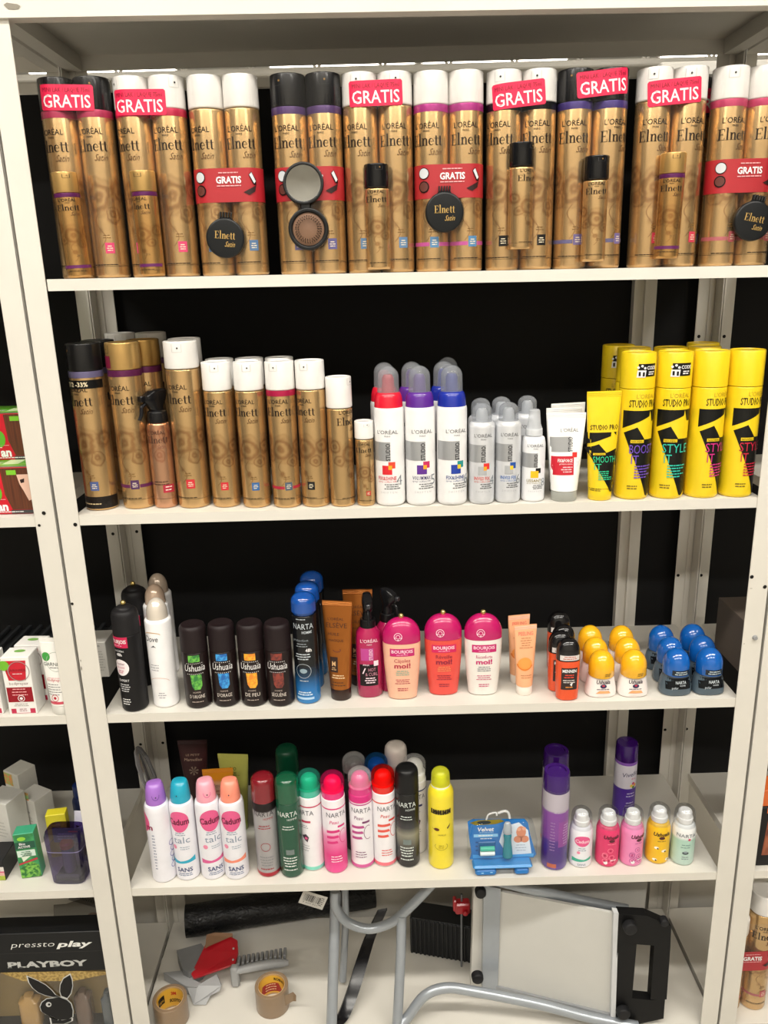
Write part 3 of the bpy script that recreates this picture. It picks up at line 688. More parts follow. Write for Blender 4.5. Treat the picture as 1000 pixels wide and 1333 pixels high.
def studio_label(h, r, main, s1, s2, name_, namec, num=None, small=False, small_lines=True):
    def f(g, F):
        k = h / .16; q = r / .0228
        T(g, F, "L'ORÉAL", 0, .1235 * k, .0062 * k, INKG, w=.033 * q); T(g, F, 'PARIS', 0, .1185 * k, .0024 * k, INKG, w=.009 * q)
        RC(g, F, -.034 * q, .004 * q, .078 * k, .110 * k, mat('#A9ABAE', .28, .4), 1); T(g, F, 'STUDIO', .0035 * q, .0785 * k, .0072 * k, INKK, w=.029 * k, rot=90, al='l', bold=.015)
        RC(g, F, -.009 * q, .006 * q, .055 * k, .0705 * k, HX(main), 2); RC(g, F, .0005 * q, .011 * q, .0655 * k, .0765 * k, HX(s1), 1.5); RC(g, F, .0005 * q, .006 * q, .0635 * k, .0705 * k, HX(s2), 3)
        T(g, F, name_, -.002 * q, .0455 * k, .0065 * k, HX(namec), w=.029 * q, bold=.012)
        T(g, F, 'spray coiffant 24h', -.002 * q, .0415 * k, .0028 * k, HX(namec), w=.029 * q)
        LINES(g, F, .006 * q, .037 * k, .026 * q, 3, .0036 * k, .0016 * k, INKG, al='c' if small else 'c', seed=int(h * 1000))
        T(g, F, 'S H I F T E N', 0, .0225 * k, .0035 * k, mat('#B9BBBE', .4), w=.026 * q)
        if num: T(g, F, num, .0175 * q, .036 * k, .018 * k, mat('#A9B0B6', .25, .5), w=.010 * q)
    return f
def studio(label, main, s1, s2, nm, nc, col, loc, rz=0, num='4'):
    h, r = .140, .0220; c = HX(col, rough=.25, coat=.3)
    sh = [(.143, r * .985), (.145, r * .95), (.145, 0)]
    coll = (c, [(.1415, 0), (.1415, r * .96), (.150, r * .93)] + dome(r * .93, .150, r * .70, .166, 5) + [(.166, 0)])
    t = dome_can(label, 'styling_spray', 'hairspray', h, r, WHITE, h, sh, coll, (.166, .2025, .0158), studio_label(h, r, main, s1, s2, nm, nc, num), MILK, nozzle=col, rz=rz, loc=loc, group='white styling sprays on the second shelf')
    return t
t_r = studio('white styling spray with red collar, front row', '#D2232F', '#D8442E', '#F2A020', 'FIX&SHINE', '#C9283A', '#D81C34', put(509.6, 659.5, .0228, 2), -.15, '4')
t_p = studio('white styling spray with purple collar, front row', '#5B2A8C', '#C2285E', '#F2A020', "VOLUM'MAX", '#3B3766', '#5B2A90', put(549.5, 659, .0228, 2), .1, '5')
t_b = studio('white styling spray with blue collar, front row', '#1F3C9C', '#1F8C8C', '#E8C22A', 'FIX&SHINE', '#2B4A8C', '#1B2F9C', put(590.5, 658.5, .0228, 2), .25, '6')
for src, px, py, Y, lab in ((t_r, 503, 467, .082, 'white styling spray with red collar standing behind the front red one'), (t_p, 539, 466, .082, 'white styling spray with purple collar standing behind the front purple one'), (t_b, 581, 466, .08, 'white styling spray with blue collar, second in its file'), (t_b, 586, 460, .133, 'white styling spray with blue collar, third and last in its file')):
    P = at_y(px, py, Y); clone(src, (P.x - .004, Y, zs(2, P.x)), lab)
SIL = mat('#D6D8DC', .32, .25)
def invisi(label, s0, s1, s2, nm, nc, loc, num):
    h, r = .122, .0188
    sh = dome(r, .114, r * .62, .122, 5) + [(.122, 0)]
    return dome_can(label, 'silver_styling_spray', 'hairspray', .13, r, SIL, .114, sh, None, (.121, .1475, .0145), studio_label(.13, r, s0, s1, s2, nm, nc, num, True), MILK, nozzle='#D5D7DA', loc=loc, group='silver styling sprays on the second shelf')
i1 = invisi('silver styling spray with red square, left of the two in front', '#A9ABAE', '#D8302C', '#F2A020', 'INVISI FIX', '#D05048', put(629, 657, .0188, 2), '4')
i2 = invisi('silver styling spray with blue square and big 6, right of the two in front', '#A9ABAE', '#1F4E9C', '#F2C020', 'INVISI FIX', '#3A6AB0', put(663, 655.5, .0188, 2), '6')
for src, px, py, Y, lab in ((i1, 626, 516, .066, 'silver styling spray standing behind the red-squared one'), (i2, 653, 511, .075, 'silver styling spray standing behind the blue-squared one'), (i2, 687, 511, .08, 'silver styling spray standing behind the clear pump bottle')):
    P = at_y(px, py, Y); clone(src, (P.x, Y, zs(2, P.x)), lab)
# clear-topped pump
t = thing('pump_bottle', 'small white pump spray bottle with yellow square and clear cap', 'spray bottle', None, put(696, 653.5, .0172, 2))
pr = fillet([(0, 0), (0, .016), (.003, .0172), (.086, .0172), (.095, .0155), (.097, .011), (.097, 0)], .004)
part('bottle', t, lambda g: rev(g, pr, mat('#E4E5E8', .3)))
part('neck_ring', t, lambda g: rev(g, fillet([(.0975, 0), (.0975, .0125), (.108, .012), (.108, 0)], .001), mat('#C9CCD0', .3)))
part('pump_cap', t, lambda g: rev(g, [(.108, .0118), (.114, .0095), (.134, .0078), (.1355, .0060), (.1355, 0)], mat('#DDE0E4', .15, alpha=.45)), 'frosted clear cap')
FP = ProfF([p for p in pr if p[1] > .001], r0=.0172); part('label', t, lambda g: studio_label(.107, .0172, '#F2B81C', '#1B1B1D', '#F2B81C', 'LISSANT', '#8A7A2A', '8', True)(g, FP))
# squeeze tubes standing on their caps
def tube_secs(h, w0, w1, d0, zc, seamw=None):
    S = []
    for k in range(9):
        t_ = k / 8; S.append((zc + (h - .008 - zc) * t_, w0 + (w1 - w0) * t_, d0 * (1 - t_) ** .75 + .0016 * t_ + .0, 2 + 1.2 * t_))
    S += [(h - .0078, w1, .0008, 4), (h, w1, .0008, 4)]; return S
def squeeze(name, label, cat, h, w0, w1, d0, zc, body, capmat, paint, loc=(0, 0, 0), rz=0, caprx=None, group=None, seam=None):
    t = thing(name, label, cat, group, loc, rz); S = tube_secs(h, w0, w1, d0, zc)
    part('tube_body', t, lambda g: loft(g, [(zc - .0005, w0 * .93, d0 * .93, 2)] + S, body))
    rx = caprx or w0 * .97
    part('cap', t, lambda g: loft(g, [(0, rx * .95, d0 * .90, 2), (.0012, rx, d0 * .95, 2), (zc - .0012, rx, d0 * .95, 2), (zc - .0006, rx * .98, d0 * .93, 2)], capmat))
    if seam: part('crimp', t, lambda g: [box(g, -w1 + .0005, w1 - .0005, -.0013, .0013, h - .0075 + k * .0022, h - .0063 + k * .0022, seam, .0003) for k in range(3)])
    F = SecF(S); part('label', t, lambda g: paint(g, F)); return t
def force_label(g, F):
    T(g, F, "L'ORÉAL", .004, .103, .0052, INKG, w=.026); RC(g, F, -.024, .006, .074, .096, mat('#A9ABAE', .28, .4), 1); T(g, F, 'STUDIO', .0085, .0745, .0065, INKK, w=.021, rot=90, al='l', bold=.01)
    RC(g, F, -.0215, .011, .040, .068, HX('#C21E32'), 1); RC(g, F, .0085, .0155, .066, .0735, HX('#D8302C'), 2)
    T(g, F, 'FIX&FORCE', .009, .0592, .0048, WHITE, w=.0215, al='r', bold=.02); T(g, F, 'gel fixation extrême', .009, .0555, .0024, WHITE, w=.019, al='r'); LINES(g, F, .009, .051, .020, 3, .0034, .0014, mat('#F0C8CC', .4), al='r')
    T(g, F, '9', .0165, .051, .016, mat('#E4E4E6', .3), w=.007)
fg = squeeze('hair_gel_tube', 'white hair gel tube with red panel, front one of three', 'hair gel', .130, .0195, .0280, .0165, .0155, mat('#F3F2F0', .3), mat('#C9CBC4', .2, alpha=.55), force_label, put(737, 653.5, .0165, 2), -.05, group='white hair gel tubes', seam=mat('#E9E8E6', .3))
for px, Y, lab in ((731, .066, 'white hair gel tube second in its file, seen above the front one'), (736, .108, 'white hair gel tube last in its file behind the others')):
    x = onY(px, 2, Y) ; clone(fg, (x, Y, zs(2, x)), lab, .1 if Y < .1 else .16)
# yellow range
YEL = mat('#E8C81C', .32, coat=.2); YB = mat('#141412', .35)
def pro_art(g, F, h, r, word, c2, tubeF=False):
    k = h / .214; q = r / .0265 * (.9 if tubeF else 1); wc = HX(c2)
    if not tubeF: T(g, F, "L'ORÉAL", .003, .1500 * k, .0062 * k, mat('#B79A22', .4), w=.032 * q)
    T(g, F, 'STUDIO PRO', 0, (.1375 if not tubeF else .1500) * k, .0105 * k, YB, w=.047 * q, bold=.012)
    d = 0 if not tubeF else .012 * k
    a = lambda x, z: (x * q, z * k + d)
    PG(g, F, [a(-.033, .1325), a(.012, .1325), a(.011, .124), a(-.033, .106)], YB, 1)
    PG(g, F, [a(.012, .1325), a(.0345, .1325), a(.030, .116), a(.018, .116)] if not tubeF else [a(.016, .1325), a(.025, .1325), a(.025, .118)], YB, 1)
    PG(g, F, [a(.033, .116), a(.0345, .132), a(.040, .09), a(.030, .085)] if not tubeF else [a(.025, .12), a(.022, .10), a(.0245, .09)], YB, 1)
    PG(g, F, [a(-.030, .1000), a(-.009, .1085), a(.004, .090), a(-.021, .082)], YB, 1)
    PG(g, F, [a(-.0295, .100), a(-.020, .082), a(-.014, .066)], YB, 1)
    if tubeF:
        PG(g, F, [a(-.021, .0825), a(.004, .090), a(.025, .0995), a(.025, .060), a(-.012, .060)], YB, 1); PG(g, F, [a(-.012, .0602), a(.0225, .0602), a(.019, .006), a(.013, .006)], YB, 1)
    else:
        PG(g, F, [a(-.021, .0825), a(.004, .0905), a(.030, .0900), a(.0335, .060), a(-.011, .060)], YB, 1)
        PG(g, F, [a(-.011, .0602), a(.0335, .0602), a(.030, .012), a(.016, .004), a(.012, .006)], YB, 1)
        PG(g, F, [a(.030, .058), a(.041, .076), a(.041, .015), a(.034, .030)], YEL, 3)
    RC(g, F, -.018 * q, .002 * q, .0855 * k + d, .0900 * k + d, YEL, 4); T(g, F, 'NOUVEAU', -.008 * q, .0863 * k + d, .003 * k, YB, w=.017 * q, k=6)
    T(g, F, word, -.019 * q if not tubeF else -.018 * q, .0700 * k + d, .0135 * k, wc, w=(.040 if len(word) > 4 else .037) * q * (.95 if tubeF else 1), k=5, al='l')
    T(g, F, 'IT', -.010 * q, .0545 * k + d, .0135 * k, wc, w=.011 * q, k=5)
    LINES(g, F, -.010 * q if not tubeF else -.009 * q, .050 * k + d, .030 * q * (.8 if tubeF else 1), 5, .0042 * k, .0019 * k, wc, 5, al='l', seed=len(word) + int(k * 10))
    LINES(g, F, -.012 * q, .020 * k + d * .4, .016 * q, 2, .0038 * k, .0018 * k, mat('#6E5E14', .4), 2, seed=2)
def pro_can(label, word, c2, loc, rz, code=True):
    h, r = .214, .0246; t = thing('yellow_styling_can', label, 'hairspray', 'yellow styling cans on the second shelf', loc, rz)
    pr_ = fillet([(0, 0), (0, r * .93), (.002, r * .97), (.004, r), (.163, r), (.163, 0)], .002)
    part('can_body', t, lambda g: rev(g, pr_, YEL)); FC = ProfF([(.16, r + .0003), (.22, r + .0003)], r0=r)
    def fc(g):
        rev(g, [(.1638, 0), (.1638, r + .0002), (.2125, r), (.2138, r * .97), (.2138, r * .93), (.2128, r * .91), (.2128, 0)], YEL)
        if code:
            RC(g, FC, -.012, .016, .181, .199, YB, 1); PG(g, FC, [(-.014, .180), (-.002, .180), (-.001, .190), (-.013, .190)], WHITE, 2)
            T(g, FC, 'CODE', .0075, .191, .005, WHITE, w=.015, k=3, bold=.02); LINES(g, FC, .0075, .1865, .014, 2, .003, .0016, WHITE, 3)
            for q in ((-.012, .194), (-.007, .196), (-.003, .193)): DISC(g, FC, q[0], q[1], .0018, WHITE, 3, n=8)
            for q in ((-.010, .185), (-.0045, .1845)): RC(g, FC, q[0] - .0014, q[0] + .0014, q[1] - .003, q[1] + .003, YB, 3)
    part('cap', t, fc); F = ProfF([(0, r), (.17, r)], r0=r); part('label', t, lambda g: pro_art(g, F, h, r, word, c2)); return t
pc = pro_can('yellow and black styling can with violet lettering, next to the yellow tube', 'BOOST', '#6A4AB4', put(827.5, 651, .0258, 2), .2)
pc2 = pro_can('yellow and black styling can with turquoise lettering', 'STYLE', '#2FB9A2', put(874, 650, .0258, 2), .02)
pc3 = pro_can('yellow and black styling can with magenta lettering and plain cap', 'STYLE', '#C22A7C', put(920, 649, .0258, 2), .42, False)
pc4 = pro_can('yellow and black styling can with red lettering, rightmost on its shelf', 'STYLE', '#B8203C', put(965, 648, .0258, 2), .35, False)
for src, px, py, Y, lab, rz in ((pc, 826, 448, .098, 'yellow styling can behind the one with violet lettering', -.2), (pc, 806, 443, .150, 'yellow styling can at the back left of the yellow group', -.1), (pc3, 874, 449, .09, 'yellow styling can behind the one with turquoise lettering', 0), (pc2, 916, 443, .150, 'yellow styling can at the back right of the yellow group', 0), (pc2, 917, 452, .090, 'yellow styling can with code sticker behind the one with magenta lettering', .4)):
    P = at_y(px, py, Y); clone(src, (P.x, Y + .0, zs(2, P.x)), lab, rz)
squeeze('yellow_gel_tube', 'yellow and black hair gel tube with green lettering left of the yellow cans', 'hair gel', .160, .0178, .0258, .0155, .018, YEL, YEL, lambda g, F: pro_art(g, F, .150, .0258, 'SMOOTH', '#2FBE8A', True), put(784, 652, .0155, 2), .05, seam=YEL)
# rose-gold pump spray with black trigger between the gold cans
x, y = on(211.5, 661, 2); t = thing('trigger_bottle', 'rose gold pump spray bottle with black trigger among the gold cans', 'spray bottle', None, (x + .0035, y + .0135, zs(2, x)), .15)
rg = gold(.253, .02, '#C99A7A', '#A8664A'); pr5 = fillet([(0, 0), (0, .0165), (.003, .0175), (.118, .0174), (.126, .0160), (.128, .014), (.128, 0)], .004)
part('bottle', t, lambda g: rev(g, pr5, rg)); part('neck_ring', t, lambda g: rev(g, fillet([(.1285, 0), (.1285, .0148), (.1325, .015), (.1435, .0142), (.146, .011), (.146, 0)], .001), mat('#141416', .25)))
def trig(g):
    b = mat('#101012', .22); loft(g, [(.144, .0095, .010, 2), (.152, .0085, .012, 3, 0, -.002), (.160, .0090, .018, 3.2, 0, -.003), (.168, .0092, .0195, 3.2, 0, -.002), (.174, .0080, .015, 3, 0, .003), (.176, .005, .009, 2, 0, .005)], b, 20)
    box(g, -.005, .005, -.027, -.018, .160, .169, b, .001)
part('spray_head', t, trig)
part('trigger', t, lambda g: tube(g, spline([(0, -.016, .158), (0, -.024, .152), (0, -.026, .142), (0, -.030, .134)], 4), .0028, mat('#18181B', .25), 8)).rotation_euler = (0, 0, 0)
t.rotation_euler = (0, 0, -.75)
F5 = ProfF([p for p in pr5 if p[1] > .001], r0=.0175, rot=.75 )
def l5(g):
    ink = mat('#4A2C1E', .45); T(g, F5, "L'ORÉAL", 0, .112, .0052, ink, w=.026); T(g, F5, '@ELN', 0, .099, .010, ink, w=.034); T(g, F5, 'Satin', .006, .091, .006, mat('#8A5A44', .4), w=.014, shear=.5)
    RC(g, F5, .002, .019, .024, .036, HX('#A8283A'), 2); LINES(g, F5, .0105, .032, .014, 2, .0045, .0015, mat('#F0D8D0', .4), 3); LINES(g, F5, 0, .040, .028, 2, .004, .0014, ink); RC(g, F5, -.03, .03, .0145, .0150, ink, 1)
part('label', t, l5)

# ================================================================== third shelf
def ball(parent, z, r=.0042): part('ball_knob', parent, lambda g: rev(g, [(z - r * .9, r * .3)] + [(z + r * math.sin(a), r * math.cos(a)) for a in [math.radians(-50 + 14 * k) for k in range(10)]] + [(z + r, 0)], mat('#CDB673', .22, .9), seg=16), 'gold ball')
t = thing('deodorant_can', 'black deodorant can with gold ball knob and pink label, front one', 'deodorant', 'black deodorant cans with gold balls', put(172.5, 927.5, .0208, 3), -.35)
r = .0208; BK = mat('#141315', .38)
part('can_body', t, lambda g: rev(g, fillet([(0, 0), (0, r * .92), (.003, r), (.131, r), (.131, 0)], .002), BK))
part('cap', t, lambda g: rev(g, [(.1315, 0), (.1315, r), (.158, r)] + dome(r, .158, r * .72, .170, 5) + dome(r * .62, .171, .003, .176, 4) + [(.176, 0)], mat('#1A191B', .5)))
ball(t, .1795)
F = ProfF([(0, r), (.14, r)], r0=r)
def bj(g):
    RC(g, F, -.019, .013, .112, .130, HX('#C2184A'), 1); T(g, F, 'BOURJOIS', -.003, .1195, .0062, WHITE, w=.028, bold=.02); LINES(g, F, -.003, .115, .024, 1, .003, .0012, mat('#E9A0B4', .4))
    T(g, F, 'noir & blanc', -.003, .105, .004, WHITE, w=.018); T(g, F, '48h', -.003, .098, .005, WHITE, w=.010, bold=.02)
    DISC(g, F, -.003, .078, .014, mat('#EDE4E6', .35), 1); T(g, F, 'toucher', -.003, .083, .004, HX('#8C5A6A'), w=.016, k=3); T(g, F, 'de soie', -.003, .077, .004, HX('#C86A80'), w=.014, k=3); LINES(g, F, -.003, .072, .014, 2, .003, .0013, HX('#C86A80'), 3)
    T(g, F, 'EXPERT', 0, .054, .004, WHITE, w=.018); LINES(g, F, 0, .048, .022, 4, .0038, .0015, mat('#C9C9CC', .4)); LINES(g, F, 0, .022, .018, 3, .004, .0016, WHITE, seed=4)
part('label', t, bj)
P = at_z(173, 762, zs(3) + .176); clone(t, (P.x, P.y, zs(3, P.x)), 'black deodorant can with gold ball knob standing second in its file', -.1)
# white cans with pearly tops
t = thing('deodorant_can', 'tall white deodorant can with pearl cap, front of its file', 'deodorant', 'white deodorant cans with pearl caps', put(213.5, 922, .0208, 3), -.3)
r = .0208; PEARL = mat('#DDD3C6', .22, .25, coat=.5)
prd = fillet([(0, 0), (0, r * .93), (.003, r), (.146, r), (.149, r * .94), (.150, r * .8), (.150, 0)], .003)
part('can_body', t, lambda g: rev(g, prd, mat('#EFEEEF', .28)))
part('cap', t, lambda g: rev(g, [(.1502, 0), (.1502, r * .80), (.158, r * .78)] + dome(r * .78, .158, 0, .182, 8), PEARL), 'pearly domed cap', 60)
F = ProfF([p for p in prd if p[1] > .001], r0=r)
def dv(g):
    c = HX('#3A3A44'); T(g, F, 'Dove', -.002, .116, .010, c, w=.022, shear=.15); RING(g, F, 0, .127, .014, .0012, HX('#C9A06A'), 2, .005, 14, 10, 170)
    PG(g, F, [(-.004, .106), (.001, .110), (.005, .106), (.001, .1075)], c, 2); LINES(g, F, -.001, .075, .020, 3, .0045, .0014, mat('#A9A9B0', .4)); RING(g, F, .004, .044, .017, .0008, HX('#D8B8A8'), 2, .010, 16, 20, 160); LINES(g, F, .006, .026, .014, 3, .004, .0014, mat('#A0A0A8', .4), seed=8)
part('label', t, dv); dv0 = t
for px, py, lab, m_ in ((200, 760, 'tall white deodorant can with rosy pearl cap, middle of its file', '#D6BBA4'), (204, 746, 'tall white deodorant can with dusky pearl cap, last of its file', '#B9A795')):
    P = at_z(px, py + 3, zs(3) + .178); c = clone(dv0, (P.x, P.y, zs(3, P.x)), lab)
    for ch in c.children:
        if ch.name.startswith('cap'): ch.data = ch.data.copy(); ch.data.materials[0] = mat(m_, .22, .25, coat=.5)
# brown body sprays
def ush(label, c1, c2, name_, loc, first=None, rz=0):
    r = .0212; t = thing('body_spray', label, 'body spray', 'brown body sprays on the third shelf', loc, rz); BR = mat('#1E1414', .3, coat=.2)
    pr_ = fillet([(0, 0), (0, r * .93), (.003, r), (.096, r), (.096, 0)], .002)
    part('can_body', t, lambda g: rev(g, pr_, BR))
    part('cap', t, lambda g: rev(g, [(.0966, 0), (.0966, r), (.130, r * .99), (.134, r * .97), (.1375, r * .90), (.139, r * .8), (.1385, r * .5), (.1375, 0)], mat('#1F1517', .5)))
    F = ProfF([(0, r), (.1, r)], r0=r)
    def f(g):
        m1, m2 = HX(c1), HX(c2); RC(g, F, -.009, .009, .082, .0935, mottled(c1, c2, 200), 1); PG(g, F, [(-.008, .060), (.0095, .060), (.0095, .040), (.006, .034), (-.003, .034), (-.0065, .040)], mottled(c2, c1, 160), 1)
        for z in (.0795, .0615):
            for k in range(9): DISC(g, F, -.012 + k * .003, z, .0007, WHITE, 2, n=6)
        T(g, F, 'Ushuaïa', 0, .0665, .0115, WHITE, w=.033, shear=.2, bold=.0, k=3)
        T(g, F, 'HOMME', 0, .028, .0028, mat('#B9A9A0', .4), w=.012); T(g, F, name_, 0, .019, .0062, mat('#D9CFC6', .4), w=.024); LINES(g, F, 0, .012, .026, 1, .003, .0012, mat('#B9A9A0', .4)); 
    part('label', t, f); return t
ush('brown body spray with green glass motif', '#2E7A3A', '#6FBE4A', "D'ORIGINE", put(256.5, 923.5, .0222, 3), rz=.12)
ush('brown body spray with blue glass motif', '#1F62B0', '#3FA0E0', "D'ORAGE", put(293, 921.5, .0222, 3), rz=.05)
ush('brown body spray with orange glass motif', '#E0862A', '#F0B030', 'DE FEU', put(330, 921, .0222, 3))
ush('brown body spray with dark red glass motif', '#8C3A2E', '#5A2A28', 'SÉGUÈNE', put(365, 921, .0222, 3), rz=-.05)
# black and blue men's deodorants
r = .0200; t = thing('deodorant_can', 'black deodorant can fading to blue with clear blue cap, front of its file', 'deodorant', 'black and blue deodorant cans', put(401, 917, r, 3), -.2)
pr_ = fillet([(0, 0), (0, r * .93), (.003, r), (.152, r), (.152, 0)], .002)
part('can_body', t, lambda g: rev(g, pr_, gradz([(0, '#2E7FC0'), (.17, '#2470B4'), (.33, '#14344E'), (.45, '#0F1114')], .152, .22)))
CB = mat('#0D4A9C', .12, coat=.6)
part('cap', t, lambda g: rev(g, [(.1522, 0), (.1522, r * .86), (.1565, r * .86), (.1566, r), (.172, r * .98)] + dome(r * .98, .172, 0, .186, 8), CB), 'glossy blue domed cap', 60)
F = ProfF([(0, r), (.16, r)], r0=r); SV = mat('#C9D2DA', .3, .3)
def nh(g):
    LINES(g, F, 0, .147, .022, 1, .003, .0012, SV); T(g, F, 'NARTA', .003, .131, .0095, SV, w=.034); T(g, F, 'HOMME', .009, .1235, .0045, SV, w=.016, bold=.02); T(g, F, 'protection', -.003, .110, .005, mat('#8A9298', .4), w=.026); LINES(g, F, 0, .105, .024, 2, .004, .0014, mat('#8A9298', .4))
    T(g, F, '48h', .010, .092, .006, WHITE, w=.010, bold=.02); LINES(g, F, 0, .087, .026, 3, .0042, .0018, SV, seed=5); RING(g, F, 0, .059, .0125, .0006, SV, 2); DISC(g, F, 0, .059, .006, mat('#8FA4B0', .3), 2, .004, a0=.6)
    LINES(g, F, 0, .041, .020, 1, .003, .0012, SV); LINES(g, F, 0, .020, .026, 2, .004, .0022, mat('#BFD8EA', .3), seed=9); RC(g, F, -.015, .015, .0085, .0125, mat('#A9CDE8', .3), 2)
part('label', t, nh)
for px, py, lab in ((399, 756, 'black and blue deodorant can with clear blue cap, middle of its file'), (405, 743, 'black and blue deodorant can with clear blue cap, last of its file')):
    P = at_z(px, py + 2, zs(3) + .182); clone(t, (P.x, P.y, zs(3, P.x)), lab)
# bronze tubes
BZ = mat('#A8642A', .28, .7)
def els(g, F):
    ink = mat('#4A2612', .4); T(g, F, "L'ORÉAL", -.002, .137, .0045, ink, w=.026); T(g, F, 'ELSÈVE', -.001, .125, .008, ink, w=.034); T(g, F, "HUILE", -.006, .112, .005, ink, w=.018); T(g, F, 'MAGIQUE', -.002, .102, .004, ink, w=.024)
    RC(g, F, -.013, .000, .050, .076, mat('#2E1810', .4), 1); T(g, F, 'M', -.0065, .061, .008, mat('#D0A878', .4), w=.006, k=3, bold=.02); LINES(g, F, -.0065, .057, .009, 2, .003, .0012, mat('#D0A878', .4), 3)
    LINES(g, F, .000, .044, .026, 2, .004, .0016, mat('#E8CCA0', .4)); LINES(g, F, .000, .032, .026, 2, .005, .0014, ink, seed=4); RING(g, F, -.001, .088, .007, .002, mat('#7A3E1C', .4), 2, .004, 16, 180, 400)
zt = squeeze('conditioner_tube', 'bronze conditioner tube with dark brown cap, front one', 'hair care', .168, .0172, .0246, .0165, .020, BZ, mat('#2E1A12', .3), els, put(444, 913, .0165, 3), -.2, group='bronze conditioner tubes', seam=mat('#B87438', .3, .7))
P = at_z(465, 765, zs(3) + .168); clone(zt, (P.x, P.y, zs(3, P.x)), 'bronze conditioner tube standing behind the front one', -.05)
# magenta spray bottles
MG = mat('#A81850', .22, coat=.4)
t = thing('trigger_bottle', 'magenta hair spray bottle with black trigger head, front one', 'spray bottle', 'magenta spray bottles', put(482, 909.5, .0195, 3), .1)
S6 = [(0, .019, .0155, 2.4), (.003, .0208, .0175, 2.4), (.05, .0212, .0178, 2.4), (.10, .0204, .0172, 2.4), (.112, .0188, .0160, 2.3), (.119, .0130, .0125, 2), (.120, .0125, .012, 2)]
part('bottle', t, lambda g: loft(g, S6, MG)); F6 = SecF(S6)
part('neck_ring', t, lambda g: rev(g, fillet([(.120, 0), (.120, .0128), (.1335, .0122), (.1335, 0)], .001), mat('#121214', .3), seg=28))
def th2(g):
    b = mat('#141416', .22); loft(g, [(.1335, .009, .009, 2), (.146, .0072, .0075, 2.3), (.150, .0078, .011, 2.6, 0, -.003), (.160, .0088, .015, 3, 0, -.004), (.168, .0085, .015, 3, 0, -.003), (.174, .0065, .010, 2.6, 0, .001), (.1755, .003, .005, 2, 0, .002)], b, 20)
    box(g, -.0035, .0035, -.024, -.0175, .158, .165, mat('#2A2A2E', .2), .001)
part('spray_head', t, th2)
part('trigger', t, lambda g: tube(g, spline([(0, -.012, .152), (0, -.019, .146), (0, -.020, .138), (0, -.023, .131)], 4), .0022, mat('#18181B', .25), 8))
def ms(g):
    pk = mat('#F0D6E2', .35); T(g, F6, "L'ORÉAL", 0, .098, .0055, pk, w=.028); T(g, F6, 'PARIS', 0, .0935, .0022, pk, w=.008); RC(g, F6, -.014, .006, .067, .088, HX('#B8408C'), 1); T(g, F6, 'STUDIO', .0045, .0675, .0058, pk, w=.019, rot=90, al='l', bold=.01)
    RC(g, F6, -.0165, .0125, .022, .060, mat('#1C1216', .35), 1); RC(g, F6, .006, .0135, .057, .066, pk, 3); T(g, F6, 'PINK', -.006, .058, .003, pk, w=.010, k=3); PG(g, F6, [(-.013, .044), (-.011, .044), (-.007, .054), (-.009, .054)], pk, 3)
    T(g, F6, 'HOT', .003, .048, .006, HX('#C88A9C'), w=.012, k=3); T(g, F6, '& CURL', .002, .040, .006, HX('#C88A9C'), w=.020, k=3); LINES(g, F6, 0, .035, .022, 3, .004, .0018, pk, 3)
part('label', t, ms)
P = at_z(503, 806, zs(3) + .118); clone(t, (P.x + .002, P.y, zs(3, P.x)), 'magenta hair spray bottle half hidden behind the front one', .9)
# shower gels
def gel(label, body, c1, l1, l2, lc, loc, box_='#C2186A'):
    t = thing('shower_gel', label, 'shower gel', 'shower gels with magenta caps and gold balls', loc)
    S = [(0, .0215, .0130, 2.3), (.002, .0235, .0150, 2.4), (.03, .0265, .0165, 2.4), (.06, .0290, .0175, 2.4), (.09, .0302, .0180, 2.4), (.0985, .0302, .0180, 2.4)]
    part('bottle', t, lambda g: loft(g, S, body)); cp = [(.099, .0303, .0181, 2.4), (.105, .0302, .0180, 2.4)] + [(.105 + .033 * math.sin(a), .0302 * math.cos(a) ** .9 + .0005, .0180 * math.cos(a) ** .9 + .0005, 2.3) for a in [math.pi / 2 * k / 9 for k in range(1, 10)]]
    mc = mat('#B81460', .25, coat=.4); part('cap', t, lambda g: loft(g, cp, mc), None, 60); ball(t, .1405, .0045)
    FC, F = SecF(cp), SecF(S)
    def f(g):
        wh = mat('#F4C8DC', .35); RING(g, FC, -.006, .112, .0066, .0009, wh, 2); RING(g, FC, -.006, .112, .0035, .0008, wh, 2)
        for a in (200, 270, 340): x_, z_ = -.006 + .0055 * math.cos(math.radians(a)), .112 + .0055 * math.sin(math.radians(a)); DISC(g, FC, x_, z_, .0014, wh, 3, n=8)
        RC(g, F, -.0195, .0195, .078, .0915, HX(box_), 1); T(g, F, 'BOURJOIS', 0, .0838, .0055, mat('#F6D5E2', .4), w=.034, bold=.02); LINES(g, F, 0, .0802, .026, 1, .003, .001, mat('#F0A8C8', .4), 2)
        T(g, F, l1, 0, .0675, .0065, HX(lc), w=.026, bold=.0); T(g, F, 'moi!', 0, .0575, .0085, HX(lc), w=.026, bold=.03)
        LINES(g, F, 0, .0515, .026, 3, .0034, .0016, HX(l2)); LINES(g, F, 0, .036, .030, 3, .0034, .0012, HX(lc), seed=3); LINES(g, F, 0, .020, .018, 2, .0034, .0014, HX(lc), seed=6)
    part('label', t, f); return t
gel('peach shower gel bottle with magenta cap, left of three', mat('#EDB79A', .28, coat=.2), None, 'Câjolez', '#8FB09A', '#B0304A', put(525, 911.5, .0165, 3))
gel('orange-red shower gel bottle with magenta cap, middle of three', mat('#E04A40', .28, coat=.2), None, 'Réveille', '#E88A5A', '#8C1838', put(578.5, 906, .0165, 3), '#D01C5C')
gel('white shower gel bottle with magenta cap, right of three', mat('#E6E2DC', .28, coat=.2), None, 'Réconforte', '#8A8A90', '#C2186A', put(630, 906, .0165, 3))
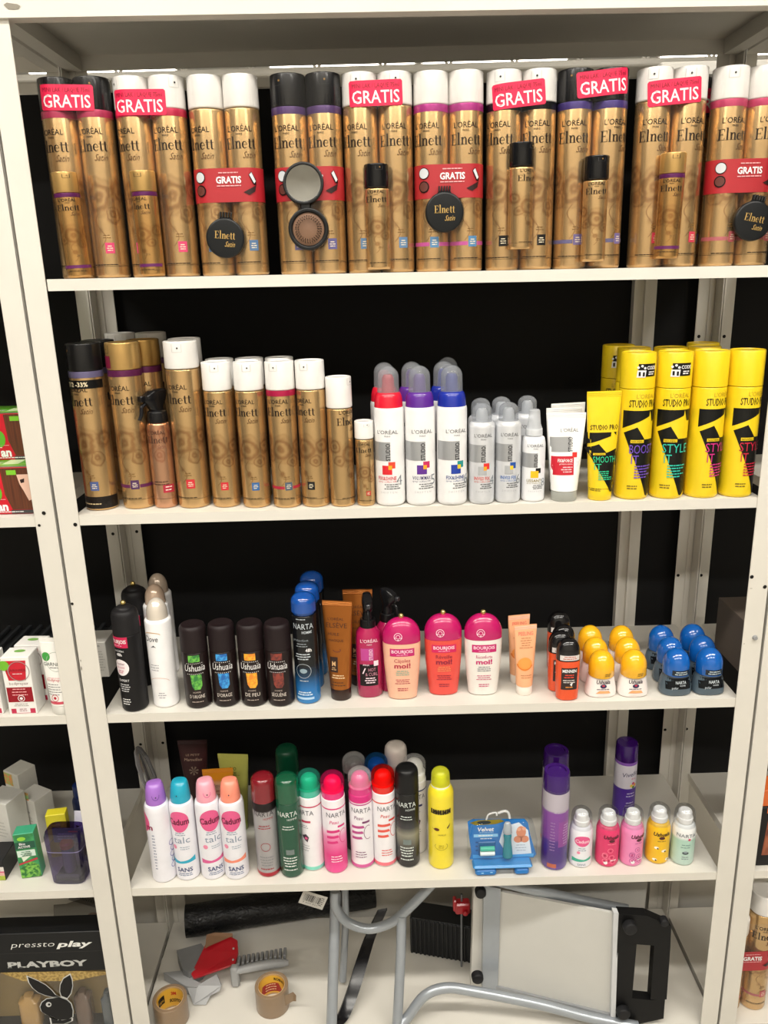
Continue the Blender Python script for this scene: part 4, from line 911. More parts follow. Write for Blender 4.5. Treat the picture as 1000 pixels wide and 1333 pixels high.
# peach tubes
def pch(g, F):
    T(g, F, 'PEELING', 0, .103, .0062, HX('#E06A5A'), w=.024, bold=.01); LINES(g, F, 0, .098, .022, 5, .004, .0013, HX('#C07A50')); DISC(g, F, -.002, .055, .0115, HX('#F09A4A'), 1); RING(g, F, -.002, .055, .0125, .002, HX('#E07A2A'), 2, .0105, 20, 180, 350); LINES(g, F, 0, .035, .018, 2, .004, .0013, HX('#C07A50'), seed=2)
pt = squeeze('scrub_tube', 'translucent peach scrub tube with white cap, front one', 'skin care', .120, .0135, .0185, .0125, .0155, mat('#EFB084', .3), mat('#EDE2D8', .3), pch, put(684, 906, .0125, 3), .1, group='peach scrub tubes', seam=mat('#E8BCA4', .3))
P = at_z(676, 797, zs(3) + .120); clone(pt, (P.x, P.y, zs(3, P.x)), 'translucent peach scrub tube standing behind the front one', .15)
# orange and black bottles
def menn(g, F, FC):
    RC(g, FC, -.015, .0155, .071, .0795, mat('#D9D3D0', .35), 1); LINES(g, FC, 0, .0765, .026, 2, .0032, .0013, HX('#B8503A'), 2); RC(g, F, -.0125, .013, .020, .058, mat('#2A1A18', .35), 1)
    T(g, F, 'MENNEN', 0, .0505, .0052, WHITE, w=.022, bold=.03, k=3); LINES(g, F, 0, .045, .020, 2, .004, .0018, HX('#E04A38'), 3); LINES(g, F, 0, .036, .020, 2, .0035, .0014, mat('#D9D3D0', .4), 3, seed=2); PG(g, F, [(.001, .030), (.006, .034), (.004, .026)], WHITE, 3); LINES(g, F, 0, .024, .016, 1, .003, .0016, HX('#E8903A'), 3)
t = thing('shower_gel', 'small orange bottle with black rounded cap, front right one', 'shower gel', 'orange bottles with black caps', put(740, 912.5, .0135, 3))
S7 = [(0, .0155, .0115, 2.4), (.002, .0175, .0135, 2.5), (.03, .0185, .014, 2.5), (.055, .0188, .014, 2.5), (.0685, .0186, .014, 2.5)]
C7 = [(.069, .0188, .0142, 2.5), (.080, .0186, .014, 2.5)] + [(.080 + .023 * math.sin(a), .0186 * math.cos(a) ** .8 + .0004, .014 * math.cos(a) ** .8 + .0004, 2.4) for a in [math.pi / 2 * k / 7 for k in range(1, 8)]]
part('bottle', t, lambda g: loft(g, S7, mat('#E04E1E', .25, coat=.4))); part('cap', t, lambda g: loft(g, C7, mat('#131214', .18, coat=.5)), None, 60)
part('label', t, lambda g: menn(g, SecF(S7), SecF(C7)))
for px, py, lab in ((730, 818, 'small orange bottle with black cap, left of and behind the front right one'), (734, 810, 'small orange bottle with black cap, third back in its cluster'), (728, 793, 'small orange bottle with black cap, furthest back in its cluster')):
    P = at_z(px, py + 4, zs(3) + .097); clone(t, (P.x, P.y, zs(3, P.x)), lab)
# roll-ons
def rollon(label, body, cap, lab_fn, loc, glass=False):
    t = thing('roll_on_deodorant', label, 'deodorant', 'yellow-capped roll-ons' if not glass else 'blue-capped roll-ons', loc)
    S = [(0, .0225, .0165, 2.5), (.002, .0245, .0180, 2.6), (.010, .0245, .0180, 2.6), (.030, .0208, .0165, 2.4), (.034, .0190, .0160, 2.2), (.036, .017, .015, 2)]
    if glass: S = [(0, .0235, .0175, 2.6), (.002, .0255, .0190, 2.7), (.012, .0252, .0190, 2.7), (.026, .0225, .0178, 2.5), (.031, .0205, .0170, 2.3), (.034, .018, .0165, 2)]
    part('bottle', t, lambda g: loft(g, S, body)); r_ = .0208 if not glass else .0212; z0 = .0345
    C = [(z0, r_ * .97), (z0 + .001, r_), (z0 + .016, r_ * .98)] + dome(r_ * .98, z0 + .016, 0, .0755, 9)
    part('cap', t, lambda g: rev(g, C, cap, seg=36), None, 60)
    part('label', t, lambda g: lab_fn(g, SecF(S), ProfF(C, r0=r_))); return t
def yl(g, F, FC):
    LINES(g, FC, .006, .042, .014, 2, .003, .0015, HX('#8A6A20')); T(g, F, 'Ushuaïa', 0, .0245, .0065, HX('#2A1E30'), w=.022, shear=.2, bold=.02); DISC(g, F, 0, .0205, .0052, HX('#2A2450'), 3, .0035); DISC(g, F, 0, .0215, .0022, HX('#C23A4A'), 4, .0016); LINES(g, F, 0, .0145, .030, 1, .003, .0012, HX('#5A4A5A')); PG(g, F, [(-.012, .008), (.012, .008), (.009, .0125), (-.006, .0128)], HX('#F0A872'), 2)
def bl(g, F, FC):
    RC(g, FC, -.013, .017, .037, .046, mat('#16222E', .2), 1); LINES(g, FC, .002, .0425, .026, 2, .0035, .0013, mat('#BFD0DC', .35), 2)
    RC(g, F, -.020, .020, .0125, .031, mat('#0D1116', .2), 1); T(g, F, 'NARTA', .003, .0215, .0055, mat('#D5DEE4', .35), w=.017, k=3); T(g, F, 'HOMME', .006, .0175, .0025, mat('#D5DEE4', .35), w=.009, k=3); T(g, F, 'polar', -.006, .013, .004, mat('#C5CED6', .35), w=.010, k=3)
ycap = mat('#F0B41E', .2, coat=.5)
spots_y = [((785, 908.5), 0), ((827, 908), 0)]
yr = rollon('white roll-on with yellow dome cap, front left of six', mat('#EFE6E2', .3, coat=.3), ycap, yl, put(785, 908.5, .0175, 3))
clone(yr, put(827, 908, .0175, 3), 'white roll-on with yellow dome cap, front right of six')
for px, py, lab in ((776, 827.5, 'middle left of six'), (818, 827, 'middle right of six'), (769, 812, 'back left of six'), (810, 812, 'back right of six')):
    P = at_z(px, py + 5, zs(3, .8) + .072); clone(yr, (P.x, P.y, zs(3, P.x)), 'white roll-on with yellow dome cap, ' + lab)
br_ = rollon('clear roll-on with blue dome cap, front left of six', mat('#5A6B78', .08, coat=.5, alpha=.7), mat('#0F5CB0', .16, coat=.6), bl, put(883, 906.5, .0185, 3), True)
clone(br_, put(926, 905.5, .0185, 3), 'clear roll-on with blue dome cap, front right of six')
for px, py, lab in ((873.6, 827, 'middle left of six'), (916, 825, 'middle right of six'), (862, 812, 'back left of six'), (903, 810, 'back right of six')):
    P = at_z(px, py + 5, zs(3, .9) + .072); clone(br_, (P.x, P.y, zs(3, P.x)), 'clear roll-on with blue dome cap, ' + lab)
# ================================================================== fourth shelf
def talc(label, capc, c2, loc, rz, plain=False):
    r = .0210; h = .150; body = mat('#E6E5EC', .3)
    t = thing('deodorant_can', label, 'deodorant', 'white talc deodorant cans', loc, rz)
    pr = fillet([(0, 0), (0, r * .93), (.003, r), (.141, r), (.149, r * .93), (.151, r * .8), (.151, 0)], .005)
    part('can_body', t, lambda g: rev(g, pr, body))
    cm = mat(capc, .3, coat=.2)
    def fc(g):
        loft(g, [(.1512, r * .80, r * .80, 2), (.158, r * .80, r * .80, 2), (.172, r * .74, r * .70, 2, 0, .001), (.180, r * .68, r * .60, 2.1, 0, .002), (.1845, r * .58, r * .46, 2.2, 0, .003), (.1858, r * .40, r * .3, 2.2, 0, .003)], cm)
        F = ProfF([(.15, r * .80), (.172, r * .725), (.181, r * .64)], r0=r); d = mat(c2, .35)
        RING(g, F, 0, .170, .0085, .0011, d, 2, .009, 16, 180, 360); DISC(g, F, 0, .1665, .0014, mat('#3A2A3A', .4), 3, n=8)
    part('cap', t, fc); F = ProfF([p for p in pr if p[1] > .001], r0=r)
    def f(g):
        pk = HX('#E0598C'); DISC(g, F, 0, .119, .0178, pk, 1, .0205, 28); T(g, F, 'Cadum', 0, .1135, .0115, HX('#6E1038'), w=.036, bold=.03, k=2)
        LINES(g, F, 0, .096, .022, 2, .004, .0016, mat('#8C97A8', .4)); T(g, F, 'talc', .002, .077, .013, mat('#7D8CA2', .4), w=.028, bold=-.005); DISC(g, F, -.012, .068, .0042, HX('#E88AA8'), 2, n=12); LINES(g, F, .006, .068, .022, 2, .004, .0014, mat('#9AA8B8', .4), seed=3)
        c = HX(c2); PG(g, F, [(-.022, .034), (.023, .038), (.023, .048), (.012, .043), (-.004, .040), (-.022, .043)], c, 1)
        T(g, F, 'SANS', .002, .019, .0085, HX('#3C4A78'), w=.027, bold=.02); LINES(g, F, .002, .0145, .026, 2, .0035, .0014, mat('#6E7CA0', .4), seed=5)
    if plain:
        def f(g):
            DISC(g, F, -.034, .119, .0178, HX('#E0598C'), 1, .0205, 28); T(g, F, 'm', -.017, .107, .011, HX('#8C1A48'), w=.012, bold=.03); LINES(g, F, -.012, .095, .006, 12, .006, .002, mat('#8C93A8', .4)); 
            for k in range(5): RING(g, F, .019 + .002 * (k % 2), .030 + .011 * k, .006, .0013, mat('#8A86B8', .4), 2, n=10)
    part('label', t, f); return t
talc('white can turned sideways with lilac cap, leftmost on the fourth shelf', '#A06CC4', '#6A3C94', put(211, 1151, .0228, 4), .3, True)
talc('white talc deodorant can with turquoise cap and stripe', '#1FA0BC', '#2AA6C4', put(242.5, 1148, .0228, 4), -.12)
talc('white talc deodorant can with pale pink cap and rose stripe', '#E9A0B0', '#D85C94', put(275.5, 1147, .0228, 4), .35)
talc('white talc deodorant can with apricot cap and peach stripe', '#F09078', '#EE8A70', put(306.5, 1147, .0228, 4), .05)
# tubes at the back
def big_tube(label, cat, h, w, body, loc, paint, rz=0, capm=None):
    return squeeze('body_care_tube', label, cat, h, w * .62, w, .017, .02, body, capm or mat('#2A1C14', .3), paint, loc, rz, seam=body)
def lp(g, F):
    c = mat('#B9A08A', .4); T(g, F, 'LE PETIT', 0, .128, .004, c, w=.026); T(g, F, 'Marseillais', 0, .118, .006, c, w=.034, shear=.2)
    for k in range(7): a = k * .9; PG(g, F, [(0, .098), (.009 * math.cos(a), .098 + .009 * math.sin(a)), (.009 * math.cos(a + .4), .098 + .009 * math.sin(a + .4))], mat('#8C7A6A', .4), 2)
X = onY(262, 4, .165); big_tube('dark maroon body tube leaning at the back behind the talc cans', 'body care', .158, .028, mat('#3A1A1C', .4), (X - .01, .20, zs(4)), lp)
def lg(g, F):
    c = mat('#5A5A1E', .4); T(g, F, 'BIO', 0, .128, .006, c, w=.012, bold=.02); LINES(g, F, 0, .122, .016, 2, .004, .0016, c); LINES(g, F, 0, .098, .026, 5, .006, .0016, mat('#8C8C3A', .4), seed=2); RC(g, F, -.012, .012, .118, .1185, c, 2)
P = at_z(300, 981, zs(4) + .158); big_tube('yellow-green body tube behind the peach-capped can', 'body care', .158, .0285, mat('#B9B85C', .35), (P.x + .004, P.y, zs(4, P.x)), lg, -.1, mat('#9AA84A', .35))
P = at_z(283, 1000, zs(4) + .152); big_tube('orange-topped tube in front of the maroon and yellow-green tubes', 'body care', .152, .0275, gradz([(0, '#E6B8A0'), (.80, '#E8BCA0'), (.88, '#E8921E'), (1, '#E8961E')], .15), (P.x, P.y, zs(4, P.x)), lambda g, F: (LINES(g, F, 0, .11, .03, 6, .007, .002, mat('#C07A6A', .4)), T(g, F, 'doux', 0, .118, .007, mat('#B06A5A', .4), w=.02)), .05, mat('#E6B8A0', .3))
t = thing('hand_mirror', 'small clear oval plastic piece leaning at the back left of the fourth shelf', 'mirror', None, (at_y(204, 1040, .23).x, .235, zs(4)), .0, (-.12, -.16, .9))
part('frame', t, lambda g: loft(g, [(0, .012, .002, 2), (.02, .015, .0025, 2), (.06, .0165, .0025, 2), (.10, .015, .0025, 2), (.125, .009, .002, 2), (.132, .003, .0015, 2)], mat('#A9A9AC', .2, .5), 20))
part('pane', t, lambda g: loft(g, [(.012, .009, .003, 2), (.06, .0125, .0032, 2), (.10, .011, .003, 2), (.118, .005, .0028, 2)], mat('#E4E6E8', .08, .9), 20))
# women's and men's sprays
def narta(label, body, capc, ink, loc, rz=0, stripe=None, kind='w', capk='dome', base=None, h=.147, name_='NARTA', glassy=False, hh=0):
    r = .0203; t = thing('deodorant_can', label, 'deodorant', 'tall deodorant cans on the fourth shelf', loc, rz)
    zb = h + hh; pr = fillet([(0, 0), (0, r * .93), (.003, r), (zb, r), (zb, 0)], .0022)
    part('can_body', t, lambda g: rev(g, pr, body))
    if base: part('base_band', t, lambda g: rev(g, [(.0025, r * .99), (.003, r + .0003), (.009, r + .0003), (.0095, r)], HX(base)))
    q = .0445
    cm = capc if not isinstance(capc, str) else mat(capc, .18, coat=.5)
    if capk == 'dome':                       # coloured nozzle under a tinted clear dome
        part('nozzle', t, lambda g: rev(g, [(zb, r * .95), (zb + .012, r * .94), (zb + .014, r * .80), (zb + .022, r * .76)] + dome(r * .76, zb + .022, 0, zb + .036, 5), cm))
        part('overcap', t, lambda g: rev(g, [(zb + .0125, r * 1.0), (zb + .028, r * .99)] + dome(r * .99, zb + .028, 0, zb + q - .002, 7), mat('#FFFFFF' if not isinstance(capc, str) else capc, .05, alpha=.12)), 'clear domed overcap', 60)
    elif capk == 'flat':
        part('cap', t, lambda g: rev(g, [(zb + .0004, 0), (zb + .0004, r * 1.005), (zb + q * .72, r * .98), (zb + q * .86, r * .93), (zb + q * .95, r * .8), (zb + q, r * .5), (zb + q, 0)], cm), None, 50)
    F = ProfF([(0, r), (zb, r)], r0=r); ik = HX(ink)
    def f(g):
        if kind in 'wp':
            if stripe: RC(g, F, -1.9 * r, 1.9 * r, zb - .018, zb - .0155, HX(stripe), 1)
            T(g, F, name_, .001, zb - .033, .0095, HX('#4A4A58'), w=.036, bold=-.005)
            if kind == 'w':
                RC(g, F, -.004, .013, zb - .048, zb - .044, HX(stripe or ink), 1); LINES(g, F, 0, zb - .055, .024, 2, .004, .0015, mat('#A0A0A8', .4)); PG(g, F, [(-.004, .072), (.004, .076), (.009, .070), (.006, .060), (.001, .064)], HX('#4A3A48'), 2); DISC(g, F, .004, .068, .0028, HX('#D85A8C'), 3, n=8); LINES(g, F, .002, .052, .018, 3, .005, .0014, mat('#A0A0A8', .4), seed=4)
            else:
                T(g, F, 'Peau', -.004, zb - .046, .007, ik, w=.016, shear=.2); RC(g, F, .002, .016, zb - .054, zb - .050, ik, 1)
                for k in range(3): PG(g, F, [(-.018, .082 - k * .011), (.006 - k * .002, .084 - k * .011), (.004 - k * .002, .089 - k * .011), (-.018, .087 - k * .011)], HX(stripe or ink), 1)
                RING(g, F, .012, .074, .008, .001, ik, 2, .014, 16, 60, 300); LINES(g, F, -.002, .034, .022, 3, .005, .0016, mat('#F6E4EC', .4) if base is None else ik, seed=5)
        else:
            lt = HX('#D0D8D4' if kind == 'm' else '#9A2A34'); T(g, F, name_, 0, zb - .024, .0098, lt if kind == 'm' else HX('#3A3438'), w=.036); T(g, F, 'HOMME', .008, zb - .031, .0042, lt, w=.017)
            LINES(g, F, 0, zb - .044, .026, 2, .005, .0018, lt); RING(g, F, 0, .062, .0085, .0009, lt, 2) if kind == 'h' else RC(g, F, -.006, .008, .048, .058, mat('#6E7A78', .4), 2); LINES(g, F, 0, .040, .026, 4, .0055, .0024, mat('#8A8A8C', .4) if kind == 'h' else lt, seed=6); LINES(g, F, 0, .016, .030, 1, .004, .0022, lt, seed=7)
    part('label', t, f); return t
SILB = mat('#A9A5A6', .3, .45)
nr = narta('silver deodorant can with dark red cap', gradz([(0, '#A82434'), (.06, '#A82434'), (.07, '#A5A2A4'), (.88, '#A5A2A4'), (.9, '#1C1416'), (1, '#1C1416')], .147, .28, .3), '#7A1420', '#9A2A34', put(349, 1143, .0213, 4), 0, kind='h', capk='flat')
GRN = mat('#0F4A34', .25, coat=.4)
ng = narta('dark green deodorant can with green cap', GRN, '#0E5236', '#CFE0D8', put(379.5, 1144, .0213, 4), .0, kind='m', capk='flat')
P = at_z(372, 974, zs(4, .27) + .1915); narta('dark green can rising behind the row, taller looking', GRN, mat('#0E5236', .3, alpha=.6), '#CFE0D8', (P.x, P.y + .005, zs(4, P.x)), .0, kind='m', capk='flat', hh=.0)
WB = mat('#E9E6EA', .3)
nm = narta('white deodorant can with mint green cap and base', WB, '#48B8A0', '#4A4A58', put(407.5, 1135, .0213, 4), -.6, '#C0395C', 'w', base='#7CCBB8')
npk = narta('deodorant can with hot pink cap and pink faded lower half', gradz([(0, '#E8559A'), (.25, '#DE2F80'), (.5, '#E88AB4'), (.62, '#EAE4EA'), (1, '#EAE4EA')], .147), '#E0307C', '#D8307C', put(437.5, 1138, .0213, 4), .25, '#D8307C', 'p')
npt = narta('white deodorant can with magenta collar under a clear pink cap', gradz([(0, '#E9E6EA'), (.9, '#E9E6EA'), (.91, '#CC2878'), (1, '#CC2878')], .147), mat('#D0307E', .2, coat=.5), '#7A3A6A', put(472.5, 1132, .0213, 4), 0, '#B84A8A', 'p', base='#C85A94')
nrd = narta('white deodorant can with bright red cap and salmon stripes', WB, '#D9281E', '#D8463C', put(502, 1129.5, .0213, 4), .3, '#E0594C', 'p', base='#E0707C')
nbk = narta('black deodorant can with grey motif and matt black cap', gradz([(0, '#151416'), (.25, '#3A3A3A'), (.45, '#8A8878'), (.55, '#3A3A3C'), (.7, '#121213'), (1, '#121213')], .147, .25), mat('#141415', .35), '#D0D0CC', put(532.5, 1130.5, .0213, 4), -.15, kind='m', capk='flat')
H4 = .1895
for px, py, bd, cp, lab, ck in ((460, 977, mat('#2A2A2E', .3), mat('#26282C', .12, coat=.5, alpha=.5), 'dark can with smoky clear cap behind the pink-collared one', 'dome'), (489.5, 978, WB, '#2E78B4', 'white can with blue cap behind the red-capped one', 'dome'),
                             (515, 965, mat('#DDD5CE', .3), mat('#DAD0C8', .35), 'cream-capped can highest of the ones at the back', 'flat'), (539, 979, WB, mat('#EDEDEA', .25), 'white can with clear cap and navy stripe behind the black one', 'dome')):
    P = at_z(px, py + 4, zs(4, .4) + H4); c = narta(lab, bd, cp, '#4A4A58', (P.x, P.y, zs(4, P.x)), 0, '#22306E' if 'navy' in lab else None, 'w', capk=ck)
# yellow can
r = .0222; t = thing('deodorant_can', 'bright yellow deodorant can with lime clear cap, standing apart', 'deodorant', None, put(575.8, 1132.5, r, 4), -.05)
YL = mat('#EAD62E', .28, coat=.3); pr = fillet([(0, 0), (0, r * .93), (.003, r), (.146, r), (.156, r * .80), (.158, r * .7), (.158, 0)], .006)
part('can_body', t, lambda g: rev(g, pr, YL)); part('collar', t, lambda g: rev(g, [(.1575, 0), (.1575, r * .74), (.160, r * .74), (.161, r * .7)], mat('#E9E8D8', .3)))
part('nozzle', t, lambda g: rev(g, [(.160, 0), (.160, r * .5), (.172, r * .46), (.176, r * .3), (.177, 0)], mat('#D6D63A', .3), seg=20)); part('overcap', t, lambda g: rev(g, [(.1605, r * .74), (.178, r * .70)] + dome(r * .70, .178, 0, .1895, 7), mat('#D8DA3A', .1, alpha=.45)), 'lime clear cap', 60)
F = ProfF([p for p in pr if p[1] > .001], r0=r)
def yu(g):
    for k in range(9): RC(g, F, -.019 + k * .0042, -.0155 + k * .0042, .112, .1215, mat('#4A3A14', .4), 1)
    T(g, F, 'USHUAÏA', 0, .1135, .0062, mat('#1E1808', .4), w=.036, bold=.04, k=3); DISC(g, F, -.008, .082, .0048, mat('#5A2412', .4), 1, .003); PG(g, F, [(-.013, .082), (-.018, .085), (-.012, .080)], mat('#5A2412', .4), 1)
    PG(g, F, [(.010, .085), (.017, .092), (.015, .086), (.011, .082)], mat('#3E2A12', .4), 1); T(g, F, 'VANILLE', .001, .070, .003, mat('#5A4A14', .4), w=.014); RING(g, F, 0, .048, .0115, .0008, mat('#8A7A1E', .4), 1, .0075, 20, 150, 400); LINES(g, F, 0, .049, .012, 2, .004, .0012, mat('#8A7A1E', .4), 2)
part('label', t, yu)
# blister pack with foot file
x, y = on(655, 1138, 4); t = thing('blister_pack', 'blue blister pack holding an electric foot file and refill rollers', 'blister pack', None, (x, y + .012, zs(4, x)), .0, (-.12, 0, 0))
BLU = mat('#1C6FB8', .35); 
def card(g):
    prism(g, [(-.055, .018), (.056, .018), (.060, .024), (.050, .06), (.046, .083), (.040, .090), (-.05, .092), (-.058, .088), (-.056, .06), (-.052, .03)], .004, .0065, BLU)
part('backing_card', t, card); FP_ = PlaneF((0, .004, 0))
def cprint(g):
    PG(g, FP_, [(-.055, .087), (-.040, .0915), (-.002, .092), (.006, .088), (-.010, .083), (-.045, .082)], mat('#8A7A1E', .35, .3), 1); DISC(g, FP_, -.030, .0868, .012, mat('#16242E', .4), 2, .0032)
    T(g, FP_, 'Velvet', -.027, .0705, .0075, WHITE, w=.028, shear=.15, bold=.02); T(g, FP_, 'smooth', -.026, .0672, .0024, mat('#BFE0F4', .4), w=.024)
    RC(g, FP_, -.048, -.006, .0595, .0650, mat('#8CC4EA', .4), 1); LINES(g, FP_, -.027, .0615, .036, 1, .003, .0018, WHITE, 2); LINES(g, FP_, -.026, .0560, .030, 1, .003, .0014, WHITE, 2)
    for k in range(3): DISC(g, FP_, -.043, .050 - k * .0075, .0022, mat('#0E4C8C', .4), 2, .0018, 10)
    PG(g, FP_, [(.010, .024), (.052, .026), (.046, .070), (.030, .085), (.004, .078), (-.004, .050)], mat('#DDE4EE', .4), 1)
    DISC(g, FP_, .034, .067, .0085, HX('#D98A6A'), 2, .011, 16); DISC(g, FP_, .0285, .0535, .0075, HX('#D98A6A'), 2, .0065, 14); DISC(g, FP_, .040, .0535, .0075, HX('#D98A6A'), 2, .0065, 14); RC(g, FP_, .0335, .0342, .048, .056, HX('#8A3A2E'), 3); DISC(g, FP_, .030, .072, .0035, HX('#E8A888'), 3, n=10); DISC(g, FP_, .039, .073, .0035, HX('#E8A888'), 3, n=10)
    PG(g, FP_, [(-.050, .020), (.055, .020), (.056, .026), (-.010, .024), (-.050, .027)], mat('#4AA0DC', .35), 2); LINES(g, FP_, .034, .042, .024, 3, .005, .0014, mat('#A9B4C4', .4), 3)
part('card_print', t, cprint)
def tray(g):
    box(g, -.048, -.012, -.018, .004, 0, .012, BLU, .003); box(g, .020, .044, -.018, .004, 0, .012, BLU, .003); box(g, -.052, .050, -.020, .006, .0125, .019, mat('#2E86C8', .3, coat=.4), .003)
part('base_tray', t, tray, 'blue plastic feet and tray'); part('tray_print', t, lambda g: (LINES(g, PlaneF((0, -.018, 0)), -.036, .005, .006, 1, .003, .002, mat('#9ACBEE', .4)), LINES(g, PlaneF((0, -.018, 0)), -.020, .006, .008, 1, .003, .002, mat('#9ACBEE', .4), seed=3)))
TEAL = mat('#0E7F8E', .25, coat=.3)
part('foot_file', t, lambda g: rev(g, fillet([(.026, 0), (.026, .0088), (.040, .0082), (.058, .0062), (.070, .0074), (.070, 0)], .003), TEAL, ky=.7, seg=24, cx=.009, cy=-.006), 'teal handle of the foot file')
part('file_head', t, lambda g: rev(g, fillet([(.0702, 0), (.0702, .0078), (.084, .0070), (.092, .0050), (.092, 0)], .003), mat('#B4BCC4', .25, .3), ky=.7, seg=24, cx=.009, cy=-.006), 'grey head of the foot file')
part('roller_recess', t, lambda g: box(g, -.040, -.011, .0005, .0035, .026, .052, mat('#0F5A94', .35), .001))
for z, c in ((.0425, '#3FB59A'), (.034, '#E4ECEC')):
    part('refill_roller', t, lambda g: rev(g, fillet([(-.0125, 0), (-.0125, .0042), (.0125, .0042), (.0125, 0)], .001), HX(c), seg=16, xf=Matrix.Translation((-.0255, -.0045, z)) @ Matrix.Rotation(math.pi / 2, 4, 'Y')))
def bl_(g):
    S_ = [(.019, .058, .0165, 6), (.06, .060, .0165, 6), (.088, .054, .0155, 6), (.094, .046, .012, 5)]
    loft(g, S_, mat('#F4F8FA', .05, alpha=.05), 28, False)
part('blister', t, bl_, 'clear plastic blister', 60)
part('hang_tab', t, lambda g: (tube(g, spline([(-.026, .004, .092), (-.022, .003, .102), (-.010, .003, .105), (-.008, .002, .100)], 5), .0016, mat('#F0F2F2', .1, alpha=.5), 6), tube(g, spline([(-.006, .003, .104), (.006, .002, .108), (.012, .002, .104), (.014, .002, .094)], 5), .0022, mat('#F0F2F2', .1, alpha=.5), 6)), 'clear hanging tab')
# purple cans
PU = '#4B1E7E'
def purple(g, F):
    LINES(g, F, 0, .120, .026, 2, .004, .0016, mat('#B8B0C0', .4)); RC(g, F, -.002, .020, .048, .098, HX('#8A3A94'), 2); LINES(g, F, .012, .090, .014, 8, .0052, .002, mat('#B88AC4', .4), 3); LINES(g, F, -.012, .095, .010, 10, .006, .0018, mat('#9C7AB0', .4), 2, seed=3); RC(g, F, -.020, -.004, .006, .014, HX('#B85A3A'), 2)
t = thing('body_spray', 'tall purple body spray can in clear wrap, front of two', 'body spray', 'tall purple spray cans', put(724.5, 1134.5, .0235, 4), .15)
r = .0222; part('can_body', t, lambda g: rev(g, fillet([(0, 0), (0, r * .93), (.003, r), (.152, r), (.152, 0)], .0022), gradz([(0, '#6A4A9C'), (.12, '#3F1E7A'), (.38, '#4A1E84'), (.42, '#7A3A94'), (.76, '#7E3C98'), (.78, '#B4ACB8'), (.97, '#B4ACB8')], .152)))
part('cap', t, lambda g: rev(g, [(.1524, 0), (.1524, r * 1.0), (.184, r * .97), (.186, r * .93), (.186, r * .7), (.183, r * .68), (.183, 0)], mat('#3E1470', .14, coat=.5, alpha=.75)), 'translucent purple cap')
part('film_wrap', t, lambda g: rev(g, [(.001, .0238), (.158, .0238)], FILM), 'clear shrink film'); F = ProfF([(0, r), (.16, r)], r0=r); part('label', t, lambda g: purple(g, F))
P = at_z(724.5, 976, zs(4, .7) + .186); clone(t, (P.x, P.y, zs(4, P.x)), 'tall purple body spray can standing behind the front one', -.8)
r = .0205; P = at_z(817, 965, zs(4, .85) + .150); t = thing('body_spray', 'purple and white can standing alone near the back of the fourth shelf', 'body spray', None, (P.x, P.y, zs(4, P.x)), .2)
part('can_body', t, lambda g: rev(g, fillet([(0, 0), (0, r * .93), (.003, r), (.110, r), (.110, 0)], .002), gradz([(0, '#4A2296'), (.55, '#4A2296'), (.56, '#D9D6E2'), (1, '#D9D6E2')], .110)))
part('collar', t, lambda g: rev(g, [(.1102, 0), (.1102, r), (.116, r * .98), (.116, 0)], mat('#8A5AB8', .3))); part('cap', t, lambda g: rev(g, [(.1162, 0), (.1162, r * 1.0), (.147, r * .97), (.1495, r * .9), (.150, 0)], mat('#3E1470', .14, coat=.5, alpha=.75)), 'translucent purple cap')
F = ProfF([(0, r), (.12, r)], r0=r)
def vv(g):
    T(g, F, 'Vivelle', 0, .088, .009, HX('#2A2A5E'), w=.029, shear=.25, rot=8); T(g, F, 'dop', .006, .081, .004, HX('#C85A7A'), w=.010)
    for a, c in ((0, '#E8A02A'), (1, '#C84A7A'), (2, '#E8C83A'), (3, '#5A8A3A')): DISC(g, F, .006 + .004 * math.cos(a * 1.6), .068 + .004 * math.sin(a * 1.6), .0032, HX(c), 2, n=8)
    LINES(g, F, .002, .050, .022, 2, .006, .002, mat('#D0C8E8', .4)); LINES(g, F, .002, .030, .024, 3, .006, .0016, mat('#D0C8E8', .4))
part('label', t, vv)
# compressed minis with clear overcaps
def minic(label, body, paint, loc, rz=0, sh='#FFFFFF'):
    r = .0200; t = thing('mini_deodorant_can', label, 'deodorant', 'small deodorant cans with white tops', loc, rz)
    pr = fillet([(0, 0), (0, r * .92), (.004, r), (.066, r), (.074, r * .90), (.0785, r * .74), (.0785, 0)], .006)
    part('can_body', t, lambda g: rev(g, pr, body)); wm = mat('#F0EFEE', .28)
    part('nozzle', t, lambda g: rev(g, fillet([(.0788, 0), (.0788, r * .70), (.088, r * .68), (.0885, r * .60), (.0985, r * .56), (.1010, r * .44), (.1000, r * .3), (.1000, 0)], .0012), wm), 'white spray top')
    part('overcap', t, lambda g: rev(g, [(.074, r * .94), (.096, r * .86)] + dome(r * .86, .096, 0, .1095, 7), CLEAR), 'clear overcap', 60)
    F = ProfF([p for p in pr if p[1] > .001], r0=r); part('label', t, lambda g: paint(g, F)); return t
def m1(g, F):
    DISC(g, F, 0, .055, .014, HX('#E0598C'), 1, .0105); T(g, F, 'Cadum', 0, .052, .0062, HX('#F2D0DC'), w=.024, bold=.02); LINES(g, F, 0, .040, .018, 2, .004, .0014, mat('#8C97A8', .4)); DISC(g, F, -.006, .032, .003, HX('#E88AA8'), 2, n=8); PG(g, F, [(-.018, .012), (.018, .016), (.018, .022), (.004, .018), (-.018, .020)], HX('#3FAF94'), 1); T(g, F, 'SANS', 0, .006, .004, HX('#5A6A88'), w=.014)
